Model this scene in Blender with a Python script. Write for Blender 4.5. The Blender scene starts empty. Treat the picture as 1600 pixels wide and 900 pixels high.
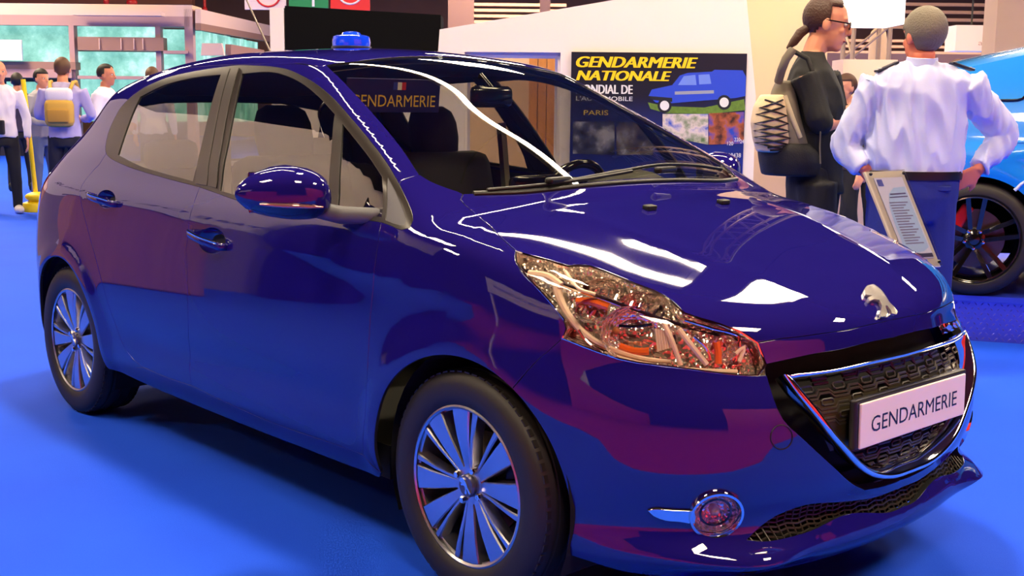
import bpy, bmesh, math, random
import numpy as np
from mathutils import Vector, Matrix, geometry

PI = math.pi
scn = bpy.context.scene
col = scn.collection

# ------------------------------------------------------------------ camera
CAM = np.array([3.572, -2.775, 1.302])
YAW, PITCH, ROLL, FPX = 2.4008026, -0.1533978, 0.0104133, 1863.885
def cam_axes():
    f = np.array([math.cos(PITCH)*math.cos(YAW), math.cos(PITCH)*math.sin(YAW), math.sin(PITCH)])
    rt = np.cross(f, [0, 0, 1.0]); rt /= np.linalg.norm(rt)
    up = np.cross(rt, f)
    return f, rt*math.cos(ROLL)+up*math.sin(ROLL), -rt*math.sin(ROLL)+up*math.cos(ROLL)
CF, CR, CU = cam_axes()
cam_d = bpy.data.cameras.new('camera'); cam_o = bpy.data.objects.new('camera', cam_d); col.objects.link(cam_o)
cam_d.sensor_width = 36.0; cam_d.lens = FPX/1600*36.0; cam_d.clip_start = 0.05; cam_d.clip_end = 300
M = Matrix.Identity(4)
for i in range(3):
    M[i][0] = CR[i]; M[i][1] = CU[i]; M[i][2] = -CF[i]; M[i][3] = CAM[i]
cam_o.matrix_world = M
scn.camera = cam_o
def ray(px, py):
    return CF + CR*(px-800)/FPX - CU*(py-450)/FPX
def on_z(px, py, z):
    d = ray(px, py); return CAM + d*(z-CAM[2])/d[2]
FH = np.array([math.cos(YAW), math.sin(YAW), 0.0]); RH = np.array([math.sin(YAW), -math.cos(YAW), 0.0])
def at(px, py, dep):
    """point on the pixel's ray at horizontal distance dep along the view heading"""
    d = ray(px, py); return CAM + d*dep/(d@FH)
def hall(right, dep, z=0.0):
    """hall coordinates: metres to the right of / ahead of the place the photographer stands"""
    p = CAM*[1, 1, 0] + RH*right + FH*dep; p[2] = z; return p
HALL_ROT = YAW - PI/2      # rotation that turns local x to the right and local y away from the viewer

# ------------------------------------------------------------------ world, exposure
w = bpy.data.worlds.new('world'); scn.world = w; w.use_nodes = True
w.node_tree.nodes['Background'].inputs[0].default_value = (0.55, 0.62, 0.80, 1)
w.node_tree.nodes['Background'].inputs[1].default_value = 0.25
scn.view_settings.view_transform = 'Standard'; scn.view_settings.look = 'None'
scn.view_settings.exposure = 1.22; scn.view_settings.gamma = 1.0
scn.view_settings.use_curve_mapping = False
scn.cycles.max_bounces = 10; scn.cycles.transparent_max_bounces = 16
scn.cycles.caustics_reflective = False; scn.cycles.caustics_refractive = False
scn.cycles.sample_clamp_indirect = 6.0

# ------------------------------------------------------------------ helpers
def lin(c):
    return tuple(((v/255)/12.92 if v/255 <= 0.04045 else ((v/255+0.055)/1.055)**2.4) for v in c)
MATS = {}
def mat(name, rgb=(128, 128, 128), rough=0.5, metal=0.0, coat=0.0, trans=0.0, ior=1.5, emit=None, estr=0.0, spec=0.5, linear=False, noise=None, bump=None, alpha=1.0):
    if name in MATS: return MATS[name]
    m = bpy.data.materials.new(name); m.use_nodes = True
    nt = m.node_tree; b = nt.nodes['Principled BSDF']
    c = rgb if linear else lin(rgb)
    b.inputs['Base Color'].default_value = (*c, 1)
    b.inputs['Roughness'].default_value = rough; b.inputs['Metallic'].default_value = metal
    b.inputs['Coat Weight'].default_value = coat; b.inputs['Coat Roughness'].default_value = 0.02
    b.inputs['Transmission Weight'].default_value = trans; b.inputs['IOR'].default_value = ior
    b.inputs['Specular IOR Level'].default_value = spec
    b.inputs['Alpha'].default_value = alpha
    if emit is not None:
        b.inputs['Emission Color'].default_value = (*lin(emit), 1); b.inputs['Emission Strength'].default_value = estr
    if noise:           # (scale, amount): gentle value variation
        tc = nt.nodes.new('ShaderNodeTexCoord'); n = nt.nodes.new('ShaderNodeTexNoise'); n.inputs['Scale'].default_value = noise[0]
        n.inputs['Detail'].default_value = 4
        mx = nt.nodes.new('ShaderNodeMixRGB'); mx.blend_type = 'MULTIPLY'; mx.inputs[0].default_value = 1
        rp = nt.nodes.new('ShaderNodeMapRange'); rp.inputs[3].default_value = 1-noise[1]; rp.inputs[4].default_value = 1+noise[1]
        nt.links.new(tc.outputs['Object'], n.inputs['Vector']); nt.links.new(n.outputs['Fac'], rp.inputs[0])
        mx.inputs[1].default_value = (*c, 1); nt.links.new(rp.outputs[0], mx.inputs[2]); nt.links.new(mx.outputs[0], b.inputs['Base Color'])
    if bump:            # (scale, strength)
        tc = nt.nodes.new('ShaderNodeTexCoord'); n = nt.nodes.new('ShaderNodeTexNoise'); n.inputs['Scale'].default_value = bump[0]
        n.inputs['Detail'].default_value = 5
        bp = nt.nodes.new('ShaderNodeBump'); bp.inputs['Strength'].default_value = bump[1]; bp.inputs['Distance'].default_value = 0.01
        nt.links.new(tc.outputs['Object'], n.inputs['Vector']); nt.links.new(n.outputs['Fac'], bp.inputs['Height']); nt.links.new(bp.outputs[0], b.inputs['Normal'])
    MATS[name] = m
    return m

def tag(o, label=None, cat=None, group=None, kind=None):
    if label: o['label'] = label
    if cat: o['category'] = cat
    if group: o['group'] = group
    if kind: o['kind'] = kind
    return o
def empty(name, loc=(0, 0, 0), rz=0.0, label=None, cat=None, group=None):
    o = bpy.data.objects.new(name, None); col.objects.link(o); o.location = loc; o.rotation_euler = (0, 0, rz)
    o.empty_display_size = 0.1
    return tag(o, label, cat, group)
def link(name, me, m, parent=None, smooth=False):
    o = bpy.data.objects.new(name, me); col.objects.link(o)
    if m is not None:
        for q in (m if isinstance(m, (list, tuple)) else [m]): me.materials.append(q)
    if parent is not None: o.parent = parent
    if smooth:
        for p in me.polygons: p.use_smooth = True
    return o
def mesh(name, v, f, m, parent=None, smooth=False, auto=None):
    me = bpy.data.meshes.new(name); me.from_pydata([tuple(map(float, p)) for p in v], [], [tuple(map(int, q)) for q in f]); me.update()
    o = link(name, me, m, parent, smooth)
    if auto is not None: sharp(me, auto)
    return o
def sharp(me, ang=35):
    for p in me.polygons: p.use_smooth = True
    bm = bmesh.new(); bm.from_mesh(me); a = math.radians(ang)
    for e in bm.edges:
        if len(e.link_faces) == 2 and e.calc_face_angle(0) > a: e.smooth = False
    bm.to_mesh(me); bm.free()

class MB:
    """collects simple shapes into one mesh"""
    def __init__(s): s.v = []; s.f = []; s.mi = []; s.cur = 0
    def add(s, v, f, M=None):
        o = len(s.v)
        for p in v:
            p = Vector(p); s.v.append(M @ p if M is not None else p)
        for q in f: s.f.append([o+i for i in q]); s.mi.append(s.cur)
        return s
    def box(s, c, d, M=None, r=0.0):
        x, y, z = [k/2 for k in d]
        v = [(c[0]+i*x, c[1]+j*y, c[2]+k*z) for i in (-1, 1) for j in (-1, 1) for k in (-1, 1)]
        f = [(0, 1, 3, 2), (4, 6, 7, 5), (0, 4, 5, 1), (2, 3, 7, 6), (0, 2, 6, 4), (1, 5, 7, 3)]
        if r > 0:
            bm = bmesh.new(); vs = [bm.verts.new(p) for p in v]
            for q in f: bm.faces.new([vs[i] for i in q])
            bmesh.ops.bevel(bm, geom=list(bm.edges), offset=r, segments=2, affect='EDGES', profile=0.5)
            bm.verts.index_update()
            s.add([p.co.copy() for p in bm.verts], [[q.index for q in fc.verts] for fc in bm.faces], M); bm.free(); return s
        return s.add(v, f, M)
    def tube(s, pts, rad, n=10, M=None, closed=False, caps=True):
        pts = [Vector(p) for p in pts]; k = len(pts)
        rad = rad if isinstance(rad, (list, tuple)) else [rad]*k
        v = []; f = []; prev = None
        for i, p in enumerate(pts):
            a = pts[(i-1) % k] if (closed or i > 0) else p; b = pts[(i+1) % k] if (closed or i < k-1) else p
            t = (b-a).normalized()
            if prev is None:
                u = t.orthogonal().normalized()
            else:
                u = (prev - t*prev.dot(t)); u = u.normalized() if u.length > 1e-6 else t.orthogonal().normalized()
            prev = u; w_ = t.cross(u)
            for j in range(n):
                an = 2*PI*j/n; v.append(p + (u*math.cos(an)+w_*math.sin(an))*rad[i])
        m = k if closed else k-1
        for i in range(m):
            for j in range(n):
                a = i*n+j; b = i*n+(j+1) % n; c = ((i+1) % k)*n+(j+1) % n; d = ((i+1) % k)*n+j
                f.append((a, b, c, d))
        if caps and not closed:
            f.append(tuple(reversed(range(n)))); f.append(tuple(range((k-1)*n, k*n)))
        return s.add(v, f, M)
    def lathe(s, prof, n=32, M=None, axis='z', close=False):
        v = []; f = []
        for (r, h) in prof:
            for j in range(n):
                a = 2*PI*j/n; v.append((r*math.cos(a), r*math.sin(a), h))
        k = len(prof)
        for i in range(k-1 if not close else k):
            for j in range(n):
                f.append((i*n+j, i*n+(j+1) % n, ((i+1) % k)*n+(j+1) % n, ((i+1) % k)*n+j))
        R = {'z': Matrix.Identity(4), 'y': Matrix.Rotation(PI/2, 4, 'X'), 'x': Matrix.Rotation(PI/2, 4, 'Y')}[axis]
        return s.add(v, f, (M @ R) if M is not None else R)
    def prism(s, poly, h0, h1, M=None, bevel=0):
        """poly in xy, extruded in z"""
        n = len(poly)
        v = [(p[0], p[1], h0) for p in poly]+[(p[0], p[1], h1) for p in poly]
        f = [tuple(reversed(range(n))), tuple(range(n, 2*n))]+[(i, (i+1) % n, n+(i+1) % n, n+i) for i in range(n)]
        return s.add(v, f, M)
    def ball(s, c, r, n=12, M=None):
        r = r if isinstance(r, (list, tuple)) else (r, r, r)
        v = []; f = []; m = n//2
        for i in range(m+1):
            th = PI*i/m
            for j in range(n):
                a = 2*PI*j/n
                v.append((c[0]+r[0]*math.sin(th)*math.cos(a), c[1]+r[1]*math.sin(th)*math.sin(a), c[2]+r[2]*math.cos(th)))
        for i in range(m):
            for j in range(n):
                f.append((i*n+j, (i+1)*n+j, (i+1)*n+(j+1) % n, i*n+(j+1) % n))
        return s.add(v, f, M)
    def build(s, name, m, parent=None, smooth=None, weld=True):
        me = bpy.data.meshes.new(name); me.from_pydata([tuple(p) for p in s.v], [], s.f); 
        if any(s.mi): me.polygons.foreach_set('material_index', s.mi)
        if weld:
            bm = bmesh.new(); bm.from_mesh(me); bmesh.ops.remove_doubles(bm, verts=bm.verts, dist=1e-6)
            bmesh.ops.recalc_face_normals(bm, faces=bm.faces); bm.to_mesh(me); bm.free()
        me.update()
        o = link(name, me, m, parent)
        if smooth: sharp(me, smooth)
        return o
def T(x=0, y=0, z=0): return Matrix.Translation((x, y, z))
def R(a, ax): return Matrix.Rotation(a, 4, ax)
def S(x, y, z): return Matrix.Diagonal((x, y, z, 1))
def copy_tree(o, parent=None):
    c = o.copy(); col.objects.link(c)
    if parent is not None: c.parent = parent
    for ch in o.children: copy_tree(ch, c)
    return c
def text_mesh(name, body, size, m, parent, M, depth=0.001, align='CENTER', shear=0.0, sx=1.0, offset=0.0, spacing=1.0):
    """flat lettering: local x along the line, local y up, placed by matrix M"""
    cu = bpy.data.curves.new(name, 'FONT'); cu.body = body; cu.size = size; cu.align_x = align; cu.align_y = 'CENTER'
    cu.extrude = depth; cu.shear = shear; cu.offset = offset; cu.space_character = spacing; cu.resolution_u = 3
    o = bpy.data.objects.new(name, cu); col.objects.link(o)
    dg = bpy.context.evaluated_depsgraph_get(); me = bpy.data.meshes.new_from_object(o.evaluated_get(dg))
    bpy.data.objects.remove(o); bpy.data.curves.remove(cu)
    me.transform(M @ S(sx, 1, 1)); me.name = name; me.materials.clear()
    return link(name, me, m, parent)
def fit_text(name, body, wid, hgt, m, parent, Mx, **kw):
    o = text_mesh(name, body, 1.0, m, parent, Matrix.Identity(4), depth=0.0, **kw)
    v = np.array([tuple(p.co) for p in o.data.vertices]); lo, hi = v.min(0), v.max(0)
    o.data.transform(Mx @ S(wid/(hi[0]-lo[0]), hgt/(hi[1]-lo[1]), 1) @ T(-(lo[0]+hi[0])/2, -(lo[1]+hi[1])/2, 0)); return o
# ------------------------------------------------------------------ hall: lamps first
WARM = (255, 230, 194)
def lamp_panel(R_, D_, z, wx, wy, power, rot=0.0, name='fill_lamp', label='', group=None, tone=WARM):
    p = hall(R_, D_, z); e = empty(name, tuple(p), HALL_ROT+rot, label, 'lamp', group)
    b = MB(); b.box((0, 0, .06), (wx+.08, wy+.08, .10)); b.build('lamp_housing', mat('lamp_housing', (60, 56, 54), rough=.5), e)
    b = MB(); b.box((0, 0, 0), (wx, wy, .012)); b.build('lamp_diffuser', mat('lamp_glow_%g' % power, (255, 255, 255), emit=tone, estr=power), e)
    b = MB(); b.tube([(-wx*.35, 0, .1), (-wx*.35, 0, HALL_H-z)], .012, 6); b.build('lamp_cable', mat('lamp_cable', (40, 38, 38), rough=.6), e)
    b = MB(); b.tube([(wx*.35, 0, .1), (wx*.35, 0, HALL_H-z)], .012, 6); b.build('lamp_cable', mat('lamp_cable'), e)
    return e
HALL_H = 8.5
A_, B_ = np.array([-6.2, 14.2]), np.array([2.3, 7.9]); mid = (A_+B_)/2; ln = float(np.linalg.norm(B_-A_)); an = math.atan2(*(B_-A_)[::-1])
lamp_panel(mid[0], mid[1], 5.5, ln, .13, 30, an, 'linear_lamp', 'long warm strip lamp hanging across the hall above the white stand')
lamp_panel(3.75, 8.1, 5.5, 1.0, 2.9, 16, -.34, 'bright_lamp', 'large bright rectangular lamp hanging beyond the bonnet')
lamp_panel(-2.7, 7.85, 6.5, .14, 5.0, 20, .74, 'linear_lamp', 'slim strip lamp hanging lengthwise above the car roof')
lamp_panel(-.1, 4.8, 6.8, .7, .7, 130, 0, 'key_lamp', 'powerful square lamp hanging straight above the blue hatchback')
k = 0  # unseen fill lamps, added to brighten the car, people and hall
for (r_, d_, z_, wx, wy, pw) in ((-7, 4.5, 6.5, 1.2, 1.2, 22), (-3.5, 1.0, 6.5, 1.2, 1.2, 22), (1.0, -1.5, 6.5, 1.4, 1.4, 24), (5.5, 1.0, 6.5, 1.4, 1.4, 30), (8.5, 5.5, 6.5, 1.4, 1.4, 26), (0.5, 16, 6.5, 1.6, 1.6, 26), (-9, 16, 6.5, 2.0, 2.0, 30), (-12, 22, 6.5, 2.2, 2.2, 34), (9.5, 15, 6.5, 1.8, 1.8, 30), (0, 27, 7, 2.4, 2.4, 40), (10, 24, 7, 2.4, 2.4, 40), (-13, 3, 6.9, 1.3, 1.3, 30)):
    lamp_panel(r_, d_, z_, wx, wy, pw, .15*k, 'fill_lamp', 'added square fill lamp hung from the dark hall ceiling', 'added square fill lamps out of view overhead'); k += 1

# ------------------------------------------------------------------ hall: floor, walls, ceiling
def carpet_mat(name, c0, c1):
    m = bpy.data.materials.new(name); m.use_nodes = True; nt = m.node_tree; b = nt.nodes['Principled BSDF']; b.inputs['Roughness'].default_value = .85
    b.inputs['Specular IOR Level'].default_value = .25
    tc = nt.nodes.new('ShaderNodeTexCoord'); n1 = nt.nodes.new('ShaderNodeTexNoise'); n1.inputs['Scale'].default_value = 1.6; n1.inputs['Detail'].default_value = 6
    n2 = nt.nodes.new('ShaderNodeTexNoise'); n2.inputs['Scale'].default_value = 260; n2.inputs['Detail'].default_value = 3
    mx = nt.nodes.new('ShaderNodeMixRGB'); mx.inputs[1].default_value = (*c0, 1); mx.inputs[2].default_value = (*c1, 1)
    ad = nt.nodes.new('ShaderNodeMath'); ad.operation = 'MULTIPLY_ADD'; ad.inputs[1].default_value = .5; 
    nt.links.new(tc.outputs['Object'], n1.inputs['Vector']); nt.links.new(tc.outputs['Object'], n2.inputs['Vector'])
    nt.links.new(n1.outputs['Fac'], ad.inputs[0]); sc = nt.nodes.new('ShaderNodeMath'); sc.operation = 'MULTIPLY'; sc.inputs[1].default_value = .5
    nt.links.new(n2.outputs['Fac'], sc.inputs[0]); nt.links.new(sc.outputs[0], ad.inputs[2]); nt.links.new(ad.outputs[0], mx.inputs[0]); nt.links.new(mx.outputs[0], b.inputs['Base Color'])
    bp = nt.nodes.new('ShaderNodeBump'); bp.inputs['Strength'].default_value = .25; bp.inputs['Distance'].default_value = .004
    nt.links.new(n2.outputs['Fac'], bp.inputs['Height']); nt.links.new(bp.outputs[0], b.inputs['Normal'])
    return m
CARPET = carpet_mat('blue_carpet', (.006, .055, .80), (.010, .115, .98))
REDC = carpet_mat('red_carpet', (.30, .004, .02), (.42, .01, .03))
def hquad(name, pts_, m, kind='structure', parent=None):
    o = mesh(name, pts_, [tuple(range(len(pts_)))], m, parent); 
    if kind: tag(o, kind=kind)
    return o
hquad('floor', [hall(-40, 1.55), hall(40, 1.55), hall(40, 60), hall(-40, 60)], CARPET)
hquad('floor', [hall(-40, -30), hall(40, -30), hall(40, 1.55), hall(-40, 1.55)], REDC)
DARKW = mat('hall_ceiling', (96, 68, 58), rough=.9, noise=(.6, .3))
hquad('ceiling', [hall(-40, -30, HALL_H), hall(-40, 60, HALL_H), hall(40, 60, HALL_H), hall(40, -30, HALL_H)], DARKW)
BROWN = mat('hall_wall', (150, 108, 90), rough=.85, noise=(.8, .25))
hquad('wall_back', [hall(-40, 45), hall(40, 45), hall(40, 45, HALL_H), hall(-40, 45, HALL_H)], BROWN)
hquad('wall_left', [hall(-40, -30), hall(-40, 60), hall(-40, 60, HALL_H), hall(-40, -30, HALL_H)], BROWN)
hquad('wall_right', [hall(40, 60), hall(40, -30), hall(40, -30, HALL_H), hall(40, 60, HALL_H)], BROWN)
hquad('wall_front', [hall(40, -30), hall(-40, -30), hall(-40, -30, HALL_H), hall(40, -30, HALL_H)], mat('hall_wall_dark', (58, 40, 40), rough=.85))

def RZ(px_, py_, D_):
    p = at(px_, py_, D_)-CAM; return float(p@RH), float(p[2]+CAM[2])
def hroot(name, R_, D_, label, cat, group=None, z=0.0):
    return empty(name, tuple(hall(R_, D_, z)), HALL_ROT, label, cat, group)
def prect(b, x0, y0, x1, y1, D_, root_R, root_D, th=.05, z0=None):
    """box filling the photo rectangle at depth D_, in the local frame of a hall thing"""
    r0, za = RZ(x0, (y0+y1)/2, D_); r1, _ = RZ(x1, (y0+y1)/2, D_); xm = (x0+x1)/2
    zt = RZ(xm, y0, D_)[1]; zb = RZ(xm, y1, D_)[1] if z0 is None else z0
    b.box(((r0+r1)/2-root_R, D_-root_D+th/2, (zt+zb)/2), (r1-r0, th, zt-zb)); return r0-root_R, r1-root_R, zb, zt

WHITEW = mat('stand_white', (238, 226, 214), rough=.6)
CREAM = mat('stand_beige', (226, 190, 150), rough=.7)
# --- white exhibition wall with a raked top, an opening and the poster
DW = 9.2
wl = hroot('exhibition_wall', 0, DW, 'large white stand wall with raked top edge and doorway behind the car', 'wall panel')
def rz(x, y, D_=DW): return RZ(x, y, D_)
b = MB()
def wpoly(P, y0=0.0, y1=.12, D_=DW):
    b.prism([rz(*q, D_) if isinstance(q, tuple) and len(q) == 2 and q[1] is not None else q for q in P], -y1, -y0, R(PI/2, 'X'))
def zr(x, z): return (rz(x, 100)[0], z)
yl = rz(687, 46)[1]
b.prism([zr(560, 0), zr(726, 0), rz(726, 81), rz(876, 82), zr(876, 0), zr(1186, 0), rz(1181, 150), rz(1163, -40), rz(1100, -24), rz(687, 46), rz(684, 88), rz(560, 92)], -.12, 0, R(PI/2, 'X'))
b.build('wall_board', WHITEW, wl)
# doorway lining
b = MB(); x0, z1 = rz(726, 81); x1, _ = rz(876, 82)
b.box((x0-.02+.02, .35, z1/2), (.04, .6, z1)); b.build('doorway_jamb', WHITEW, wl)
b = MB(); b.box((x1, .35, z1/2), (.04, .6, z1)); b.build('doorway_jamb', WHITEW, wl)
b = MB(); b.box(((x0+x1)/2, .35, z1), (x1-x0, .6, .04)); b.build('doorway_head', WHITEW, wl)
# --- panels seen through the doorway
DB = 12.5
wb = hroot('wooden_screen', 0, DB, 'orange-brown wooden screen standing beyond the doorway', 'screen')
WOOD = bpy.data.materials.new('orange_wood'); WOOD.use_nodes = True
_n = WOOD.node_tree; _b = _n.nodes['Principled BSDF']; _w = _n.nodes.new('ShaderNodeTexNoise'); _tc = _n.nodes.new('ShaderNodeTexCoord'); _mp = _n.nodes.new('ShaderNodeMapping')
_mp.inputs['Scale'].default_value = (12, 12, .6); _w.inputs['Scale'].default_value = 2; _r = _n.nodes.new('ShaderNodeValToRGB')
_r.color_ramp.elements[0].color = (.40, .13, .02, 1); _r.color_ramp.elements[1].color = (.66, .27, .05, 1)
_n.links.new(_tc.outputs['Object'], _mp.inputs[0]); _n.links.new(_mp.outputs[0], _w.inputs['Vector']); _n.links.new(_w.outputs['Fac'], _r.inputs[0]); _n.links.new(_r.outputs[0], _b.inputs['Base Color']); _b.inputs['Roughness'].default_value = .5
MATS['orange_wood'] = WOOD
for k in range(4):
    b = MB(); prect(b, 826+k*14, 60, 838.8+k*14, 300, DB, 0, DB, z0=0.0); b.build('plank', WOOD, wb)
bp_ = hroot('beige_partition', 0, DB+.6, 'plain beige partition seen through the doorway of the white wall', 'wall panel')
b = MB(); prect(b, 640, 50, 828, 300, DB+.6, 0, DB+.6, z0=0.0); b.build('partition_board', CREAM, bp_)
# --- poster
POSTD = DW-.02
po = hroot('poster', 0, POSTD, 'blue and black poster with yellow lettering and a blue pickup on white wall', 'poster')
def poly_on(name, P, m, lift, par=po, D_=POSTD):
    v = [(rz(x, y, D_)[0], -lift, rz(x, y, D_)[1]) for x, y in P]; return mesh(name, v, [tuple(range(len(v)))], m, par)
PB = bpy.data.materials.new('poster_print'); PB.use_nodes = True; nt = PB.node_tree; bs = nt.nodes['Principled BSDF']; bs.inputs['Roughness'].default_value = .35
tc = nt.nodes.new('ShaderNodeTexCoord'); sx_ = nt.nodes.new('ShaderNodeSeparateXYZ'); mr = nt.nodes.new('ShaderNodeMapRange'); rp = nt.nodes.new('ShaderNodeValToRGB')
nt.links.new(tc.outputs['Generated'], sx_.inputs[0]); nz_ = nt.nodes.new('ShaderNodeTexNoise'); nz_.inputs['Scale'].default_value = 3
ad = nt.nodes.new('ShaderNodeMath'); ad.operation = 'MULTIPLY_ADD'; ad.inputs[1].default_value = .25
nt.links.new(tc.outputs['Generated'], nz_.inputs['Vector']); nt.links.new(nz_.outputs['Fac'], ad.inputs[0]); nt.links.new(sx_.outputs['Z'], ad.inputs[2]); nt.links.new(ad.outputs[0], rp.inputs[0]); nt.links.new(rp.outputs[0], bs.inputs['Base Color'])
rp.color_ramp.elements[0].position = .15; rp.color_ramp.elements[0].color = (.01, .03, .45, 1); rp.color_ramp.elements[1].position = .85; rp.color_ramp.elements[1].color = (.008, .008, .02, 1)
e_ = rp.color_ramp.elements.new(.5); e_.color = (.01, .02, .16, 1)
b = MB(); r0, zt = rz(893, 81, POSTD); r1, _ = rz(1167, 86, POSTD); b.box(((r0+r1)/2, 0, (zt+.55)/2), (r1-r0, .02, zt-.55)); b.build('poster_board', PB, po)
YEL = mat('poster_yellow', (250, 210, 30), rough=.4, emit=None)
def ptext(name, body, x0, y0, x1, y1, m, shear=0.0, D_=POSTD, par=po, lift=.014):
    ra, za = rz(x0, y0, D_); rb_, zb = rz(x1, y1, D_)
    return fit_text(name, body, rb_-ra, za-zb, m, par, T((ra+rb_)/2, -lift, (za+zb)/2) @ R(PI/2, 'X'), shear=shear)
for dx in (0, 1.3, 2.6): ptext('poster_title', 'GENDARMERIE', 900+dx, 88, 1087+dx, 107, YEL, .25, lift=.014+dx*.0002); ptext('poster_title', 'NATIONALE', 900+dx, 110, 1046+dx, 127, YEL, .25, lift=.014+dx*.0002)
PW = mat('poster_white', (225, 225, 220), rough=.4)
[ptext('poster_subtitle', 'MONDIAL DE', 900+dx, 132, 987+dx, 147, PW, lift=.014+dx*.0002) for dx in (0, 1.2)]; ptext('poster_subtitle', "L'AUTOMOBILE", 900, 150, 988, 158, PW); ptext('poster_subtitle', 'PARIS', 912, 172, 950, 180, YEL)
def pk(P, name, m, l=.013): poly_on(name, [(1000+(x-1080)*.3755/1.0 if False else x, y) for x, y in P], m, l)
# printed pickup truck
PBL = mat('print_blue', (42, 74, 200), rough=.4); PBL2 = mat('print_blue_light', (110, 140, 225), rough=.4); PGR = mat('print_grass', (96, 128, 40), rough=.5, noise=(40, .5)); PDK = mat('print_dark', (22, 24, 34), rough=.5); PGY = mat('print_grey', (150, 156, 170), rough=.4)
pk([(1012, 160), (1040, 166), (1100, 168), (1162, 155), (1164, 172), (1110, 178), (1040, 177), (1016, 170)], 'print_grass', PGR, .0125)
pk([(1013, 150), (1018, 140), (1050, 133), (1062, 118), (1074, 114), (1112, 112), (1116, 109), (1160, 110), (1165, 120), (1164, 150), (1150, 153), (1040, 162), (1024, 160)], 'print_truck_body', PBL, .013)
pk([(1059, 133), (1068, 119), (1086, 117), (1088, 133)], 'print_truck_window', PBL2, .0135); pk([(1092, 132), (1091, 117), (1108, 116), (1111, 131)], 'print_truck_window', PBL2, .0135)
pk([(1054, 143), (1115, 141), (1115, 146), (1054, 148)], 'print_truck_stripe', PGY, .0135); pk([(1013, 150), (1050, 153), (1050, 159), (1016, 156)], 'print_truck_bumper', PDK, .0135)
for cx, cy, r_ in ((1038, 165, 11), (1131, 160, 11)):
    pk([(cx+r_*math.cos(t), cy+r_*1.05*math.sin(t)) for t in np.linspace(0, 2*PI, 20, endpoint=False)], 'print_truck_tyre', PDK, .014)
    pk([(cx+r_*.66*math.cos(t), cy+r_*.7*math.sin(t)) for t in np.linspace(0, 2*PI, 16, endpoint=False)], 'print_truck_rim', PW, .0145)
def photo_mat(name, c0, c1, c2, sc):
    m = bpy.data.materials.new(name); m.use_nodes = True; nt = m.node_tree; bs = nt.nodes['Principled BSDF']; tc = nt.nodes.new('ShaderNodeTexCoord'); n = nt.nodes.new('ShaderNodeTexNoise'); n.inputs['Scale'].default_value = sc; n.inputs['Detail'].default_value = 5
    r_ = nt.nodes.new('ShaderNodeValToRGB'); r_.color_ramp.elements[0].color = (*lin(c0), 1); r_.color_ramp.elements[0].position = .35; r_.color_ramp.elements[1].color = (*lin(c2), 1); r_.color_ramp.elements[1].position = .65; q = r_.color_ramp.elements.new(.5); q.color = (*lin(c1), 1)
    nt.links.new(tc.outputs['Object'], n.inputs['Vector']); nt.links.new(n.outputs['Fac'], r_.inputs[0]); nt.links.new(r_.outputs[0], bs.inputs['Base Color']); bs.inputs['Roughness'].default_value = .4; return m
pk([(1035, 178), (1106, 178), (1106, 226), (1035, 212)], 'print_photo', photo_mat('photo_a', (40, 80, 190), (215, 200, 190), (90, 120, 70), 9)); pk([(1107, 177), (1162, 175), (1162, 224), (1107, 226)], 'print_photo', photo_mat('photo_b', (60, 30, 26), (170, 90, 50), (40, 70, 180), 10))
pk([(895, 190), (960, 190), (960, 242), (895, 240)], 'print_photo', photo_mat('photo_c', (20, 22, 40), (70, 74, 96), (170, 170, 180), 8)); pk([(963, 190), (1020, 192), (1020, 242), (963, 242)], 'print_photo', photo_mat('photo_d', (24, 30, 60), (90, 80, 70), (150, 150, 160), 8))
for k, (s_, x, y) in enumerate((('20', 1129, 245), ('120', 1140, 224), ('220', 1151, 218), ('240', 1160, 221))): ptext('dial_number', s_, x-4, y-3, x+5, y+3, PW)
ptext('dial_number', '018438', 1133, 239, 1157, 246, PW)

# --- beige partition right of the poster
DP = 10.6
bp2 = hroot('tall_partition', 0, DP, 'tall beige partition with a slanted edge behind the man with the backpack', 'wall panel')
b = MB(); b.prism([(RZ(x, 60, DP)[0] if z is not None else RZ(x, y, DP)[0], z if z is not None else RZ(x, y, DP)[1]) for x, y, z in ((1170, 0, 0.0), (1300, 0, 0.0), (1297, -60, None), (1150, -60, None), (1168, 60, None), (1184, 190, None))], -.1, 0, R(PI/2, 'X')); b.build('partition_board', CREAM, bp2)

# --- big black screen on a white plinth
DS = 12.6
sc = hroot('display_screen', 0, DS, 'big black display screen in a white frame behind the car roof', 'screen')
b = MB(); r0, zt = RZ(445, 9, DS); r1, zt2 = RZ(686, 20, DS); zb = RZ(560, 82, DS)[1]
b.add([(r0, 0, zb), (r1, .3, zb), (r1, .3, zt2), (r0, 0, zt), (r0, .5, zb), (r1, .8, zb), (r1, .8, zt2), (r0, .5, zt)], [(0, 1, 2, 3), (5, 4, 7, 6), (1, 5, 6, 2), (4, 0, 3, 7), (3, 2, 6, 7), (0, 4, 5, 1)]); b.build('screen_panel', mat('screen_black', (3, 3, 4), rough=.7, spec=.1), sc)
b = MB(); prect(b, 423, 12, 445, 200, DS, 0, DS, .5, z0=0); b.build('frame_post', WHITEW, sc)
b = MB(); b.box(((r0+r1)/2, .4, zb/2-.03), (r1-r0, .5, zb-.06)); b.build('screen_plinth', WHITEW, sc)
for k in range(22):
    x = 597+k*4.0; r_, z_ = RZ(x, 79, DS); b = MB(); b.box((r_, .3*(r_-r0)/(r1-r0)-.012, z_-.005), (.012, .02, .02)); b.build('screen_stud', WHITEW, sc)

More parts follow.
